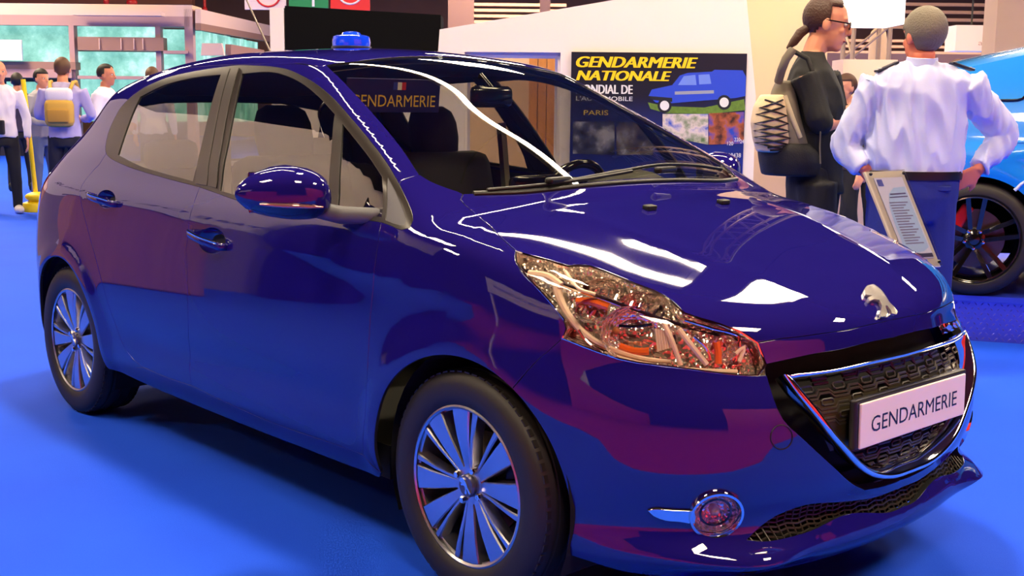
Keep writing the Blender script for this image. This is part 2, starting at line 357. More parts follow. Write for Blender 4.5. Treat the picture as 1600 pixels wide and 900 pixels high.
# --- hanging direction signs
def hang_sign(x0, x1, y1, D_, colr, label, marks):
    r0, zb = RZ(x0, y1, D_); r1, _ = RZ(x1, y1, D_); s_ = hroot('hanging_sign', (r0+r1)/2, D_, label, 'sign', None, zb)
    w_ = r1-r0; b = MB(); b.box((0, 0, .3), (w_, .05, .6)); b.build('sign_board', mat('sign_'+label[:8], colr, rough=.5), s_)
    for mk in marks: b = MB(); mk(b, w_); b.build('sign_mark', mat('sign_mark_'+label[:5], (240, 240, 240) if colr[0] < 230 or colr[1] < 100 else (215, 30, 40), rough=.5), s_)
    b = MB(); b.tube([(0, 0, .6), (0, 0, HALL_H-zb)], .01, 6); b.build('sign_cable', mat('lamp_cable', (40, 38, 38)), s_)
def ringm(b, w_, c=(0, .28), r0=.1, n=24): b.tube([(c[0]+r0*math.cos(t), -.03, c[1]+r0*math.sin(t)) for t in np.linspace(0, 2*PI, n, endpoint=False)], .016, 6, closed=True)
hang_sign(383, 447, 15, 20, (236, 214, 214), 'pale hanging sign with a red ring, leftmost of three', [lambda b, w_: ringm(b, w_, (.05, .25), .2)])
hang_sign(452, 513, 12, 20, (24, 140, 80), 'green hanging sign with a white arrow above the black screen', [lambda b, w_: b.box((.08, -.03, .22), (.04, .02, .4)), lambda b, w_: b.box((0, -.03, .4), (.2, .02, .04))])
hang_sign(517, 578, 16, 20, (228, 40, 44), 'red hanging sign with white rings above the black screen', [lambda b, w_: ringm(b, w_, (0, .3), .2), lambda b, w_: ringm(b, w_, (0, .3), .11), lambda b, w_: b.box((w_*.36, -.03, .25), (.04, .02, .14))])

# --- glazed entrance on the left
DG = 26.0
ge = hroot('glazed_entrance', 0, DG, 'pink-beige glazed entrance front with wide windows at the far left', 'building front')
PINK = mat('entrance_beige', (222, 188, 174), rough=.7); PINK2 = mat('entrance_mauve', (178, 140, 140), rough=.7); BROWNB = mat('entrance_brown', (150, 112, 100), rough=.7)
def gp(name, x0, y0, x1, y1, m, th=.15, D_=DG, z0=None):
    b = MB(); prect(b, x0, y0, x1, y1, D_, 0, DG, th, z0); return b.build(name, m, ge)
gp('fascia_band', -60, 6, 300, 24, PINK, .8); gp('lintel', -60, 24, 296, 40, PINK2, .6); gp('sign_bar', 112, 18, 252, 24, PINK, .3, DG-.5)
def window_glow(name, strength):
    m = bpy.data.materials.new(name); m.use_nodes = True; nt = m.node_tree; bs = nt.nodes['Principled BSDF']; tc = nt.nodes.new('ShaderNodeTexCoord'); n = nt.nodes.new('ShaderNodeTexNoise'); n.inputs['Scale'].default_value = 1.1; n.inputs['Detail'].default_value = 6
    n.inputs['Roughness'].default_value = .7
    r_ = nt.nodes.new('ShaderNodeValToRGB'); r_.color_ramp.elements[0].position = .38; r_.color_ramp.elements[0].color = (.13, .38, .32, 1); r_.color_ramp.elements[1].position = .66; r_.color_ramp.elements[1].color = (.62, .92, .95, 1); q = r_.color_ramp.elements.new(.52); q.color = (.26, .60, .52, 1)
    nt.links.new(tc.outputs['Object'], n.inputs['Vector']); nt.links.new(n.outputs['Fac'], r_.inputs[0]); nt.links.new(r_.outputs[0], bs.inputs['Emission Color']); bs.inputs['Emission Strength'].default_value = strength; bs.inputs['Base Color'].default_value = (.05, .08, .08, 1); bs.inputs['Roughness'].default_value = .1; return m
WIN = window_glow('daylight_window', .58)
for x0, y0, x1, y1 in ((-55, 40, 113, 96), (121, 41, 247, 58), (121, 81, 248, 119), (127, 124, 250, 190), (255, 46, 292, 79), (255, 84, 292, 118), (12, 128, 118, 200), (255, 122, 292, 190)): gp('window_pane', x0, y0, x1, y1, WIN, .03, DG+.2)
for x0, y0, x1, y1 in ((113, 24, 121, 330), (247, 40, 255, 330), (292, 14, 305, 330)): gp('mullion', x0, y0, x1, y1, PINK2, .3, z0=0.0)
for x0, y0, x1, y1, m in ((-60, 96, 118, 108, BROWNB), (121, 119, 292, 124, PINK2), (255, 79, 292, 84, PINK2), (121, 58, 255, 79, BROWNB), (-60, 108, 112, 121, PINK2)): gp('transom', x0, y0, x1, y1, m, .5, DG-.1)
for x in (155, 189, 209, 223): gp('transom_joint', x-.6, 60, x+.6, 77, PINK, .05, DG-.14)
gp('closing_panel', -60, 108, 120, 400, mat('entrance_dark', (46, 40, 60), rough=.6), .05, DG+1.5, z0=0.0); gp('closing_panel', 250, 108, 300, 400, mat('entrance_dark'), .05, DG+1.5, z0=0.0)
gp('poster_board', -20, 62, 34, 94, mat('entrance_notice', (228, 236, 240), rough=.5), .05, DG-.3)
# the wing that runs away to the right of the corner
wing = ge
def wquad(name, P, m):      # P: (px, py, depth)
    v = []
    for x, y, d in P: r_, z_ = RZ(x, y, d); v.append((r_, d-DG, z_))
    o = mesh(name, v, [tuple(range(len(v)))], m, wing); s_ = o.modifiers.new('s', 'SOLIDIFY'); s_.thickness = .12; return o
wquad('fascia_band', [(305, 14, 26), (470, 52, 40), (470, 66, 40), (305, 36, 26)], PINK); wquad('lintel', [(305, 36, 26), (470, 66, 40), (470, 74, 40), (305, 47, 26)], BROWNB)
wquad('window_pane', [(305, 48, 26.2), (352, 57, 30), (352, 190, 30), (305, 190, 26.2)], WIN); wquad('window_pane', [(355, 58, 30), (378, 62, 32), (378, 190, 32), (355, 190, 30)], WIN); wquad('window_pane', [(381, 63, 32), (396, 66, 34), (396, 190, 34), (381, 190, 32)], WIN)
wquad('mullion', [(352, 40, 29.8), (355, 41, 29.8), (355, 190, 29.8), (352, 190, 29.8)], PINK2); wquad('mullion', [(378, 45, 31.8), (381, 46, 31.8), (381, 190, 31.8), (378, 190, 31.8)], PINK2)
wquad('canopy', [(318, 68, 25.2), (348, 68, 25.2), (352, 87, 25.2), (316, 87, 25.2)], PINK); wquad('canopy', [(352, 69, 25.4), (405, 78, 29), (405, 90, 29), (352, 86, 25.4)], BROWNB)
# --- high pipes and louvres of the hall
for lb, D_, rows in (('brown louvre screen high in the hall above the windscreen', 30, [(720, 5+i*9, 885, 9.5+i*9) for i in range(5)]), ('brown louvre screen high behind the officer and the truss', 30, [(1290, 62+i*9, 1560, 66+i*9) for i in range(6)]), ('topmost brown louvre screen behind the hanging white box', 34, [(1290, 4+i*12, 1560, 9+i*12) for i in range(4)])):
    rr_ = hroot('hall_louvre', 0, D_, lb, 'louvre')
    for q in rows: b = MB(); prect(b, *q, D_, 0, D_, .2); b.build('slat', mat('louvre_brown', (214, 164, 130), rough=.7), rr_)
for (x0, y0, x1, y1, D_, m_, lb) in ((700, -5, 740, 60, 28, BROWNB, 'brown steel column beside the louvres above the car roof'), (844, -10, 860, 30, 27, BROWNB, 'thin steel column above the middle of the white wall'), (-60, -6, 300, 5, 33, mat('beam_brown', (120, 62, 50), rough=.7), 'brown roof beam above the glazed entrance')):
    rr_ = hroot('hall_column', 0, D_, lb, 'steelwork'); b = MB(); prect(b, x0, y0, x1, y1, D_, 0, D_, .3); b.build('column_shaft', m_, rr_)
REDP = mat('red_pipe', (190, 30, 40), rough=.4)
for (x, y, D_) in ((166, 2, 30), (206, 4, 30), (320, 16, 32)):
    r_, z_ = RZ(x, y, D_); rr_ = hroot('red_valve', r_, D_, {166: 'thin red pipe end above the entrance fascia', 206: 'round red valve above the entrance fascia', 320: 'small red valve above the entrance wing'}[x], 'valve', None, z_)
    b = MB(); b.ball((0, 0, 0), (.14 if x == 206 else .07, .1, .1), 12); b.tube([(0, 0, 0), (0, 0, 1.2)], .04, 8); b.build('valve_body', REDP, rr_, smooth=50)
# --- right background: truss, hanging boxes, low block
DT = 15.0
r_, z_ = RZ(1352, 88, DT); tr = hroot('lattice_truss', r_, DT, 'pale metal lattice truss tower between the two talking men', 'truss')
STEEL = mat('truss_metal', (196, 168, 142), rough=.45, metal=.3)
tw = .22
for sx in (-tw, tw):
    for sy in (-tw, tw): b = MB(); b.tube([(sx, sy, 0), (sx, sy, HALL_H)], .03, 8); b.build('truss_chord', STEEL, tr)
for i in range(22):
    z0 = i*.38; s_ = 1 if i % 2 else -1
    for face in range(2):
        b = MB(); b.tube([(-tw*s_, -tw if face == 0 else tw, z0), (tw*s_, -tw if face == 0 else tw, z0+.38)], .016, 6); b.build('truss_brace', STEEL, tr)
    b = MB(); b.tube([(-tw, -tw*s_, z0), (-tw, tw*s_, z0+.38)], .016, 6); b.build('truss_brace', STEEL, tr)
rc = hroot('round_column', 0, 17, 'round beige column beside the lattice truss', 'column'); r0, _ = RZ(1372, 60, 17); b = MB(); b.lathe([(.12, 0), (.12, RZ(1372, 44, 17)[1]-.15), (.10, RZ(1372, 44, 17)[1]-.05), (.05, RZ(1372, 44, 17)[1])], 20, T(r0, 0, 0)); b.build('column_shaft', CREAM, rc, smooth=40)
def hang_box(x0, y0, x1, y1, D_, th, m, label, txt=None):
    ra, za = RZ(x0, y0, D_); rb_, zb = RZ(x1, y1, D_); s_ = hroot('hanging_box', (ra+rb_)/2, D_, label, 'light box', None, zb)
    b = MB(); b.box((0, th/2, (za-zb)/2), (rb_-ra, th, za-zb)); b.build('box_shell', m, s_)
    b = MB(); b.tube([(0, th/2, za-zb), (0, th/2, HALL_H-zb)], .012, 6); b.build('box_cable', mat('lamp_cable'), s_)
    if txt: fit_text('box_lettering', txt, (rb_-ra)*.4, (za-zb)*.2, mat('box_text', (214, 178, 150), rough=.6), s_, T((rb_-ra)*.25, -.01, (za-zb)*.32) @ R(PI/2, 'X'))
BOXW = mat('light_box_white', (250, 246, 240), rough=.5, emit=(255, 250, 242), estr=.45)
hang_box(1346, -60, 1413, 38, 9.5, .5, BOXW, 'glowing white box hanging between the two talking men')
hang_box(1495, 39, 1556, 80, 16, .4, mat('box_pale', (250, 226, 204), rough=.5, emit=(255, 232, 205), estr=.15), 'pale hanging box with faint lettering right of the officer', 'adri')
lb_ = hroot('counter_block', 0, 11.5, 'pale low wall block behind the man with glasses', 'counter'); b = MB(); prect(b, 1317, 93, 1402, 125, 11.5, 0, 11.5, .4, z0=0); b.build('block_board', mat('block_pale', (238, 208, 186), rough=.7), lb_)
oc = hroot('orange_board', 0, 12.2, 'orange board behind the backpack man at shoulder height', 'panel'); b = MB(); prect(b, 1292, 111, 1330, 190, 12.2, 0, 12.2, .1, z0=0); b.build('board', mat('orange_wood'), oc)
bc_ = hroot('beige_column', 0, 14.5, 'square beige column at the right edge behind the sports car', 'column'); b = MB(); prect(b, 1557, -40, 1640, 110, 14.5, 0, 14.5, .4, z0=0); b.build('column_shaft', CREAM, bc_)
gb2 = hroot('brown_backdrop', 0, 24, 'brown cladding behind the truss and the two men', 'wall panel'); b = MB(); prect(b, 1280, 84, 1570, 130, 24, 0, 24, .2, z0=0); b.build('cladding', BROWNB, gb2)

# --- stands around the photographer, seen only as reflections in the paint
ms = empty('ministry_stand', (-7.0, -3.2, 0), 0.0, 'long white stand wall with ministry lettering across the aisle', 'stand')
b = MB(); b.add([(0, 2.9, 1.1), (0, -6.0, 1.1), (0, -6.0, 6.6), (0, -1.8, 6.4), (0, -.3, 4.9), (0, 1.2, 3.5), (0, 2.9, 2.6), (-.15, 2.9, 1.1), (-.15, -6.0, 1.1), (-.15, -6.0, 6.6), (-.15, -1.8, 6.4), (-.15, -.3, 4.9), (-.15, 1.2, 3.5), (-.15, 2.9, 2.6)], [tuple(range(7)), tuple(range(13, 6, -1))]+[(i, (i+1) % 7, 7+(i+1) % 7, 7+i) for i in range(7)]); b.build('stand_fascia', WHITEW, ms)
b = MB(); b.box((-.05, -.5, .55), (.1, 6.9, 1.1)); b.build('stand_base', mat('stand_taupe', (150, 128, 118), rough=.7), ms)
fit_text('stand_lettering', "MINISTÈRE DE L'INTÉRIEUR", 4.6, .30, mat('black_ink', (14, 13, 16), rough=.4), ms, T(.012, -.6, 2.2) @ Matrix(((0, 0, 1, 0), (1, 0, 0, 0), (0, 1, 0, 0), (0, 0, 0, 1))))
bs_ = empty('reflected_blue_wall', (-6.6, -7.3, 0), 0.0, 'added dark blue wall beside the ministry stand, there for its reflection', 'stand'); b = MB(); b.box((0, 0, 1.6), (.2, 4.4, 3.2)); b.build('stand_board', mat('wall_dark_blue', (16, 14, 92), rough=.5), bs_)  # unseen wall added to give the front door its dark blue reflection
ms2 = empty('ministry_fascia', (-1.0, -9.5, 0), 0.0, 'white hanging fascia with ministry lettering behind the photographer', 'stand'); ms2.rotation_euler = (0, 0, PI)
b = MB(); b.box((0, 0, 2.6), (5.0, .15, 1.4)); b.build('fascia_board', WHITEW, ms2); fit_text('fascia_lettering', "MINISTÈRE DE L'INTÉRIEUR", 4.2, .3, mat('black_ink', (14, 13, 16), rough=.4), ms2, T(0, -.09, 2.6) @ R(PI/2, 'X'))
for x in (-2.4, 2.4): b = MB(); b.box((x, .1, 1.1), (.12, .12, 2.2)); b.build('fascia_post', WHITEW, ms2)
wc = empty('wooden_counter', (-5.4, -2.9, 0), 1.4, 'orange wooden counter standing left of the car', 'counter'); b = MB(); b.box((0, 0, .55), (1.6, .5, 1.1), r=.04); b.build('counter_body', WOOD, wc); b = MB(); b.box((0, 0, 1.12), (1.7, .6, .05), r=.015); b.build('counter_top', BLACKP if 'BLACKP' in globals() else mat('black_plastic', (22, 20, 20), rough=.45), wc)
rs = empty('red_stand', (9.5, 1.5, 0), 0.0, 'tall red stand wall right of the photographer', 'stand'); rs.rotation_euler = (0, 0, math.radians(75)); b = MB(); b.box((0, 0, 1.8), (9, .2, 3.6)); b.build('stand_board', mat('stand_red', (196, 16, 30), rough=.5), rs)
rs2 = empty('red_backdrop', (3.5, -9.0, 0), 0.0, 'red backdrop wall behind the photographer', 'stand'); b = MB(); b.box((0, 0, 1.0), (6, .2, 2.0)); b.build('stand_board', mat('stand_red', (196, 16, 30), rough=.5), rs2)
# ------------------------------------------------------------------ car body: one smooth master surface, panels are trimmed from it
class Spl:
    def __init__(s, x, y):
        x = np.array(x, float); y = np.array(y, float); n = len(x); h = np.diff(x)
        A = np.zeros((n, n)); b = np.zeros(n); A[0, 0] = A[-1, -1] = 1
        for i in range(1, n-1):
            A[i, i-1] = h[i-1]; A[i, i] = 2*(h[i-1]+h[i]); A[i, i+1] = h[i]
            b[i] = 6*((y[i+1]-y[i])/h[i]-(y[i]-y[i-1])/h[i-1])
        s.m = np.linalg.solve(A, b); s.x = x; s.y = y; s.h = h
        s.s0 = (y[1]-y[0])/h[0]-h[0]/6*(2*s.m[0]+s.m[1]); s.s1 = (y[-1]-y[-2])/h[-1]+h[-1]/6*(s.m[-2]+2*s.m[-1])
    def __call__(s, q):
        q = np.asarray(q, float); c = np.clip(q, s.x[0], s.x[-1])
        i = np.clip(np.searchsorted(s.x, c)-1, 0, len(s.h)-1); h = s.h[i]; a = (s.x[i+1]-c)/h; b = 1-a
        r = a*s.y[i]+b*s.y[i+1]+((a**3-a)*s.m[i]+(b**3-b)*s.m[i+1])*h*h/6
        return r+np.where(q < s.x[0], (q-s.x[0])*s.s0, 0)+np.where(q > s.x[-1], (q-s.x[-1])*s.s1, 0)
def smax(a, b, k):
    h = np.maximum(k-np.abs(a-b), 0)/k; return np.maximum(a, b)+h**3*k/6
def smin(a, b, k): return -smax(-a, -b, k)
def sstep(a, b, x):
    t = np.clip((x-a)/(b-a), 0, 1); return t*t*(3-2*t)
AXF, AXR, AXZ = 1.269, -1.269, 0.308
RARCH = 0.352
W_z = Spl([.10, .19, .25, .32, .42, .55, .70, .82, .90, .96, 1.01, 1.07, 1.15, 1.25, 1.35, 1.45, 1.6],
          [.70, .785, .825, .850, .860, .870, .865, .855, .846, .830, .805, .782, .742, .690, .632, .565, .45])
W_tl = Spl([-2.1, -1.95, -1.8, -1.6, -1.3, -1.0, -.5, 0, .6, 1.2, 1.6], [.74, .83, .905, .96, .99, 1.0, 1.0, 1.0, 1.0, .998, .985])
W_tu = Spl([-2.0, -1.7, -1.4, -1.1, -.8, -.4, 0, .5, 1.0], [.74, .83, .905, .958, .986, 1.0, 1.0, 1.0, 1.0])
def W(x, z):
    t = sstep(.9, 1.25, z); tap = W_tl(x)*(1-t)+W_tu(x)*t
    w_ = W_z(z)*tap
    rf = np.hypot(x-AXF, z-AXZ); rr = np.hypot(x-AXR, z-AXZ)
    w_ = w_+.014*np.exp(-((rf-.37)/.055)**2)+.014*np.exp(-((rr-.37)/.055)**2)
    # long scallop low on the doors
    g = sstep(-.95, -.5, x)*(1-sstep(.55, .95, x))
    w_ = w_-.010*g*np.exp(-((z-.43-.02*x)/.055)**2)
    # soft shoulder crease through the handles
    zc = .895-.035*x-.02*x*x*(x > 0)
    w_ = w_+.007*np.exp(-np.sqrt((z-zc)**2+.012**2)/.035)*sstep(-1.5, -1.1, x)*(1-sstep(1.25, 1.5, x))
    return w_
X_f = Spl([-.9, -.87, -.84, -.8, -.76, -.7, -.6, -.5, -.4, -.2, 0, .2, .4, .5, .6, .7, .76, .8, .84, .87, .9],
          [1.06, 1.26, 1.44, 1.60, 1.71, 1.81, 1.91, 1.970, 2.008, 2.05, 2.062, 2.05, 2.008, 1.970, 1.91, 1.81, 1.71, 1.60, 1.44, 1.26, 1.06])
X_d = Spl([.12, .18, .22, .26, .30, .36, .42, .50, .58, .64, .70, .76, .85, 1.0], [-.10, -.05, -.005, .0, -.018, -.006, .012, .016, .010, -.018, -.052, -.066, -.12, -.27])
def Xf(y, z):
    lip = .06*np.exp(-((z-.235)/.03)**2)*np.exp(-((np.abs(y)-.54)/.13)**2)
    return X_f(y)+X_d(z)+lip
X_r = Spl([-.9, -.8, -.7, -.5, -.25, 0, .25, .5, .7, .8, .9], [-1.45, -1.70, -1.80, -1.875, -1.91, -1.92, -1.91, -1.875, -1.80, -1.70, -1.45])
X_rd = Spl([.15, .25, .4, .6, .8, .88, .96, 1.03, 1.12, 1.23, 1.34, 1.5], [.06, .01, -.02, -.03, .0, .035, .10, .18, .29, .41, .50, .63])
Z_h = Spl([1.0, 1.1, 1.25, 1.4, 1.6, 1.8, 1.92, 2.0, 2.06, 2.12], [1.062, 1.045, 1.020, .985, .930, .864, .812, .766, .712, .64])
Z_g = Spl([-2.1, -1.8, -1.5, -1.3, -1.1, -.8, -.5, -.2, .03, .16, .26, .38, .55, .80, 1.0, 1.2, 1.5],
          [1.10, 1.235, 1.345, 1.398, 1.438, 1.481, 1.503, 1.504, 1.490, 1.468, 1.440, 1.394, 1.320, 1.211, 1.117, 1.02, .87])
YC = Spl([1.0, 1.3, 1.6, 1.85, 2.0, 2.1], [.47, .43, .36, .26, .18, .13])
def Th(x, y):
    ya = np.abs(y)
    z = Z_h(x+.05*y*y)-.085*y*y
    c = YC(x); z = z+.012*np.exp(-np.sqrt((ya-c)**2+.03**2)/.085)*sstep(1.05, 1.5, x)
    z = z-.006*np.exp(-(y/.11)**2)*sstep(1.6, 1.95, x)
    return z
def Tg(x, y):
    f_ = sstep(-.1, .35, x)
    return Z_g(x+.22*y*y*f_)-(.13-.09*f_)*y*y
def F(P):
    x, y, z = P[..., 0], P[..., 1], P[..., 2]
    ya = np.abs(y)
    a = ya-W(x, z)
    th = z-Th(x, ya); tg = (z-Tg(x, y))*.93
    top_ = np.where(x > .6, smin(th, tg, .02), tg)
    kk = .085+.015*sstep(.9, 1.15, x)
    f_ = smax(a, top_, kk)
    e = 1e-3
    sl = (Xf(ya+e, z)-Xf(ya-e, z))/(2*e)
    sz = (X_d(z+e)-X_d(z-e))/(2*e)
    fr = (x-Xf(ya, z))/np.sqrt(1+sl*sl+.5*sz*sz)
    f_ = smax(f_, fr, .07)
    sl2 = (X_r(ya+e)-X_r(ya-e))/(2*e)
    rr = (X_r(ya)+X_rd(z)-x)/np.sqrt(1+sl2*sl2+.8)
    f_ = smax(f_, rr, .08)
    return f_
def cast(O, D, t0=0.0, t1=7.0, n=90):
    """march rays onto the surface; returns hit points and a miss flag"""
    O = np.atleast_2d(np.asarray(O, float)); D = np.atleast_2d(np.asarray(D, float))
    O, D = np.broadcast_arrays(O, D); N = len(O)
    t = np.full(N, float(t0)); lo = t.copy(); hi = np.full(N, np.nan); best = np.full(N, 1e9); tb = t.copy()
    act = np.arange(N)
    for _ in range(n):
        f_ = F(O[act]+D[act]*t[act][:, None])
        b = f_ < best[act]; best[act[b]] = f_[b]; tb[act[b]] = t[act[b]]
        hit = f_ <= 0
        hi[act[hit]] = t[act[hit]]
        act = act[~hit]; f_ = f_[~hit]
        if not len(act): break
        lo[act] = t[act]; t[act] = t[act]+np.clip(f_*.6, .005, .3)
        act = act[t[act] < t1]
        if not len(act): break
    miss = np.isnan(hi); lo[miss] = tb[miss]; hi[miss] = tb[miss]
    for _ in range(22):
        m = (lo+hi)/2; g = F(O+D*m[:, None]) > 0
        lo = np.where(g, m, lo); hi = np.where(g, hi, m)
    return O+D*((lo+hi)/2)[:, None], miss
def grad(P, e=2e-3):
    g = np.stack([F(P+np.eye(3)[i]*e)-F(P-np.eye(3)[i]*e) for i in range(3)], -1)
    return g/np.linalg.norm(g, axis=-1, keepdims=True)
# outline points: p = photo pixel onto the surface, s = (x,z) from the side, f = (y,z) from the front, t = (x,y) from above
MISSES = []
def pts(*items):
    O = []; D = []; t0 = []
    for k, a, b in items:
        if k == 'p': d = ray(a, b); O.append(CAM); D.append(d/np.linalg.norm(d))
        elif k == 's': O.append((a, -3.0, b)); D.append((0, 1.0, 0))
        elif k == 'f': O.append((4.0, a, b)); D.append((-1.0, 0, 0))
        elif k == 'b': O.append((-4.0, a, b)); D.append((1.0, 0, 0))
        elif k == 't': O.append((a, b, 3.0)); D.append((0, 0, -1.0))
    P, m = cast(O, D, n=160)
    for it, mm in zip(items, m):
        if mm: MISSES.append(it)
    return P
def px(*a): return pts(*[('p', *q) for q in a])
def sd(*a): return pts(*[('s', *q) for q in a])
def fr(*a): return pts(*[('f', *q) for q in a])
def tp(*a): return pts(*[('t', *q) for q in a])
def cr(P, step=.02):
    """Catmull-Rom through the points, resampled"""
    P = np.asarray(P, float)
    if len(P) == 2:
        n = max(2, int(np.linalg.norm(P[1]-P[0])/step)+1); return P[0]+(P[1]-P[0])*np.linspace(0, 1, n)[:, None]
    E = np.vstack([2*P[0]-P[1], P, 2*P[-1]-P[-2]]); out = [P[0]]
    for i in range(1, len(E)-2):
        a, b, c, d = E[i-1:i+3]
        # centripetal parametrisation keeps corners tame
        t0 = 0; t1 = t0+max(1e-5, np.linalg.norm(b-a))**.5; t2 = t1+max(1e-5, np.linalg.norm(c-b))**.5; t3 = t2+max(1e-5, np.linalg.norm(d-c))**.5
        n = max(1, int(np.linalg.norm(c-b)/step))
        for t in np.linspace(t1, t2, n+1)[1:]:
            A1 = (t1-t)/(t1-t0)*a+(t-t0)/(t1-t0)*b; A2 = (t2-t)/(t2-t1)*b+(t-t1)/(t2-t1)*c; A3 = (t3-t)/(t3-t2)*c+(t-t2)/(t3-t2)*d
            B1 = (t2-t)/(t2-t0)*A1+(t-t0)/(t2-t0)*A2; B2 = (t3-t)/(t3-t1)*A2+(t-t1)/(t3-t1)*A3
            out.append((t2-t)/(t2-t1)*B1+(t-t1)/(t2-t1)*B2)
    return np.array(out)
def loop(*curves):
    out = []
    for c in curves:
        for p in c:
            if not out or np.linalg.norm(np.asarray(p)-out[-1]) > 2e-3: out.append(np.asarray(p, float))
    if np.linalg.norm(out[0]-out[-1]) < 2e-3: out.pop()
    return np.array(out)
def mir(P): return np.asarray(P)*[1, -1, 1]
def sym(half):
    """closed loop from a half outline that starts and ends on the centre line"""
    return loop(half, mir(half[::-1]))
def inpoly(Q, L):
    x, y = Q[:, 0], Q[:, 1]; ins = np.zeros(len(Q), bool); a = L; b = np.roll(L, -1, 0)
    for (x0, y0), (x1, y1) in zip(a, b):
        if y0 == y1: continue
        c = ((y0 > y) != (y1 > y)) & (x < (x1-x0)*(y-y0)/(y1-y0)+x0); ins ^= c
    return ins
def dist_poly(Q, L):
    d = np.full(len(Q), 1e9)
    for a, b in zip(L, np.roll(L, -1, 0)):
        ab = b-a; t = np.clip(((Q-a)@ab)/max(ab@ab, 1e-12), 0, 1); d = np.minimum(d, np.linalg.norm(Q-(a+t[:, None]*ab), axis=1))
    return d
def area2(L): return .5*np.sum(L[:, 0]*np.roll(L[:, 1], -1)-np.roll(L[:, 0], -1)*L[:, 1])
def inset2(L, d):
    if area2(L) < 0: d = -d
    out = []; n = len(L)
    for i in range(n):
        a, b, c = L[i-1], L[i], L[(i+1) % n]
        e1 = b-a; e2 = c-b; e1 = e1/(np.linalg.norm(e1)+1e-12); e2 = e2/(np.linalg.norm(e2)+1e-12)
        n1 = np.array([-e1[1], e1[0]]); n2 = np.array([-e2[1], e2[0]]); m = n1+n2; k = max(.35, m@m/2)
        out.append(b+m/2*d/k if m@m > 1e-9 else b)
    return np.array(out)
def patch(L3, dirv, step=.03, holes=(), inset=.0032, flange=.012, off=0.0, center=False, project=True, bstep=None):
    """-> verts, faces, normals of the trimmed piece of the master surface"""
    dirv = np.array(dirv, float); dirv /= np.linalg.norm(dirv)
    e1 = np.cross(dirv, [0, 0, 1.0]) if abs(dirv[2]) < .9 else np.cross(dirv, [0, 1.0, 0]); e1 /= np.linalg.norm(e1); e2 = np.cross(dirv, e1)
    B = np.stack([e1, e2], 1)
    def flat(L, ins):
        q = np.asarray(L)@B; oc = np.abs(np.asarray(L)[:, 1]) < 1e-3
        q2 = inset2(q, ins)
        if center:      # points on the centre line stay on it
            q2[oc] = q[oc]
        # resample
        out = []; bs = bstep or step*.6
        for i in range(len(q2)):
            a, b = q2[i], q2[(i+1) % len(q2)]; n = max(1, int(round(np.linalg.norm(b-a)/bs)))
            for t in range(n): out.append(a+(b-a)*t/n)
        return np.array(out)
    loops = [flat(L3, inset)]+[flat(h, -inset) for h in holes]
    lo, hi = loops[0].min(0), loops[0].max(0)
    gx = np.arange(lo[0]+step/2, hi[0], step); gy = np.arange(lo[1]+step/2, hi[1], step)
    G = np.array([(a+(step/2 if j % 2 else 0), b) for j, b in enumerate(gy) for a in gx])
    if len(G):
        k = inpoly(G, loops[0]) & (dist_poly(G, loops[0]) > step*.45)
        for h in loops[1:]: k &= ~inpoly(G, h) & (dist_poly(G, h) > step*.45)
        G = G[k]
    V = np.vstack(loops+([G] if len(G) else [])); E = []; o = 0; rings = []
    for L in loops:
        n = len(L); E += [(o+i, o+(i+1) % n) for i in range(n)]; rings.append(list(range(o, o+n))); o += n
    vo, eo, fo, ov, oe, of = geometry.delaunay_2d_cdt([Vector(p) for p in V], E, [], 0, 1e-7)
    vo = np.array([tuple(p) for p in vo]); tri = np.array([tuple(f_) for f_ in fo])
    c = vo[tri].mean(1); k = inpoly(c, loops[0])
    for h in loops[1:]: k &= ~inpoly(c, h)
    tri = tri[k]
    mp = {}
    for i, src in enumerate(ov):
        for q in src: mp[q] = i
    rings = [[mp[i] for i in r] for r in rings]
    mid = np.asarray(L3)@dirv
    O = vo@B.T+np.outer(np.full(len(vo), mid.min()-.6), dirv)
    P, miss = cast(O, dirv, 0, (mid.max()-mid.min())+1.5, 110)
    N = grad(P)
    # orientation
    a, b, c = P[tri[:, 0]], P[tri[:, 1]], P[tri[:, 2]]
    flip = np.einsum('ij,ij->i', np.cross(b-a, c-a), N[tri[:, 0]]) < 0
    tri[flip] = tri[flip][:, ::-1]
    P = P+N*off
    V = list(P); NN = list(N); Fc = [tuple(t) for t in tri]
    if flange:
        for ri, r in enumerate(rings):
            n = len(r); A = area2(vo[r]); sgn = 1 if A > 0 else -1
            if ri > 0: sgn = -sgn
            base = len(V); ok = []
            for j in range(n):
                i0, i1 = r[j-1], r[(j+1) % n]; t = P[i1]-P[i0]; t = t/(np.linalg.norm(t)+1e-9)
                out = np.cross(t, N[r[j]])
                # outward in 2d
                mid2 = vo[r[j]]; tt = vo[i1]-vo[i0]; o2 = np.array([tt[1], -tt[0]])*sgn
                if (out@B)@o2 < 0: out = -out
                out /= np.linalg.norm(out)+1e-9
                q1 = P[r[j]]+out*.0012-N[r[j]]*.0014; q2 = P[r[j]]+out*.0012-N[r[j]]*flange
                V += [q1, q2]; NN += [(out+N[r[j]]*.5)/np.linalg.norm(out+N[r[j]]*.5), out]
                ok.append(not (center and abs(P[r[j]][1]) < 2e-3))
            for j in range(n):
                k2 = (j+1) % n
                if not (ok[j] or ok[k2]): continue
                a, b = r[j], r[k2]; a1, a2, b1, b2 = base+2*j, base+2*j+1, base+2*k2, base+2*k2+1
                for q in ((a, b, b1, a1), (a1, b1, b2, a2)):
                    nq = np.cross(V[q[1]]-V[q[0]], V[q[3]]-V[q[0]])
                    Fc.append(q if nq@NN[q[2]] > 0 else q[::-1])
    return np.array(V), Fc, np.array(NN)
GAPM = mat('panel_gap', (5, 5, 7), rough=.9)
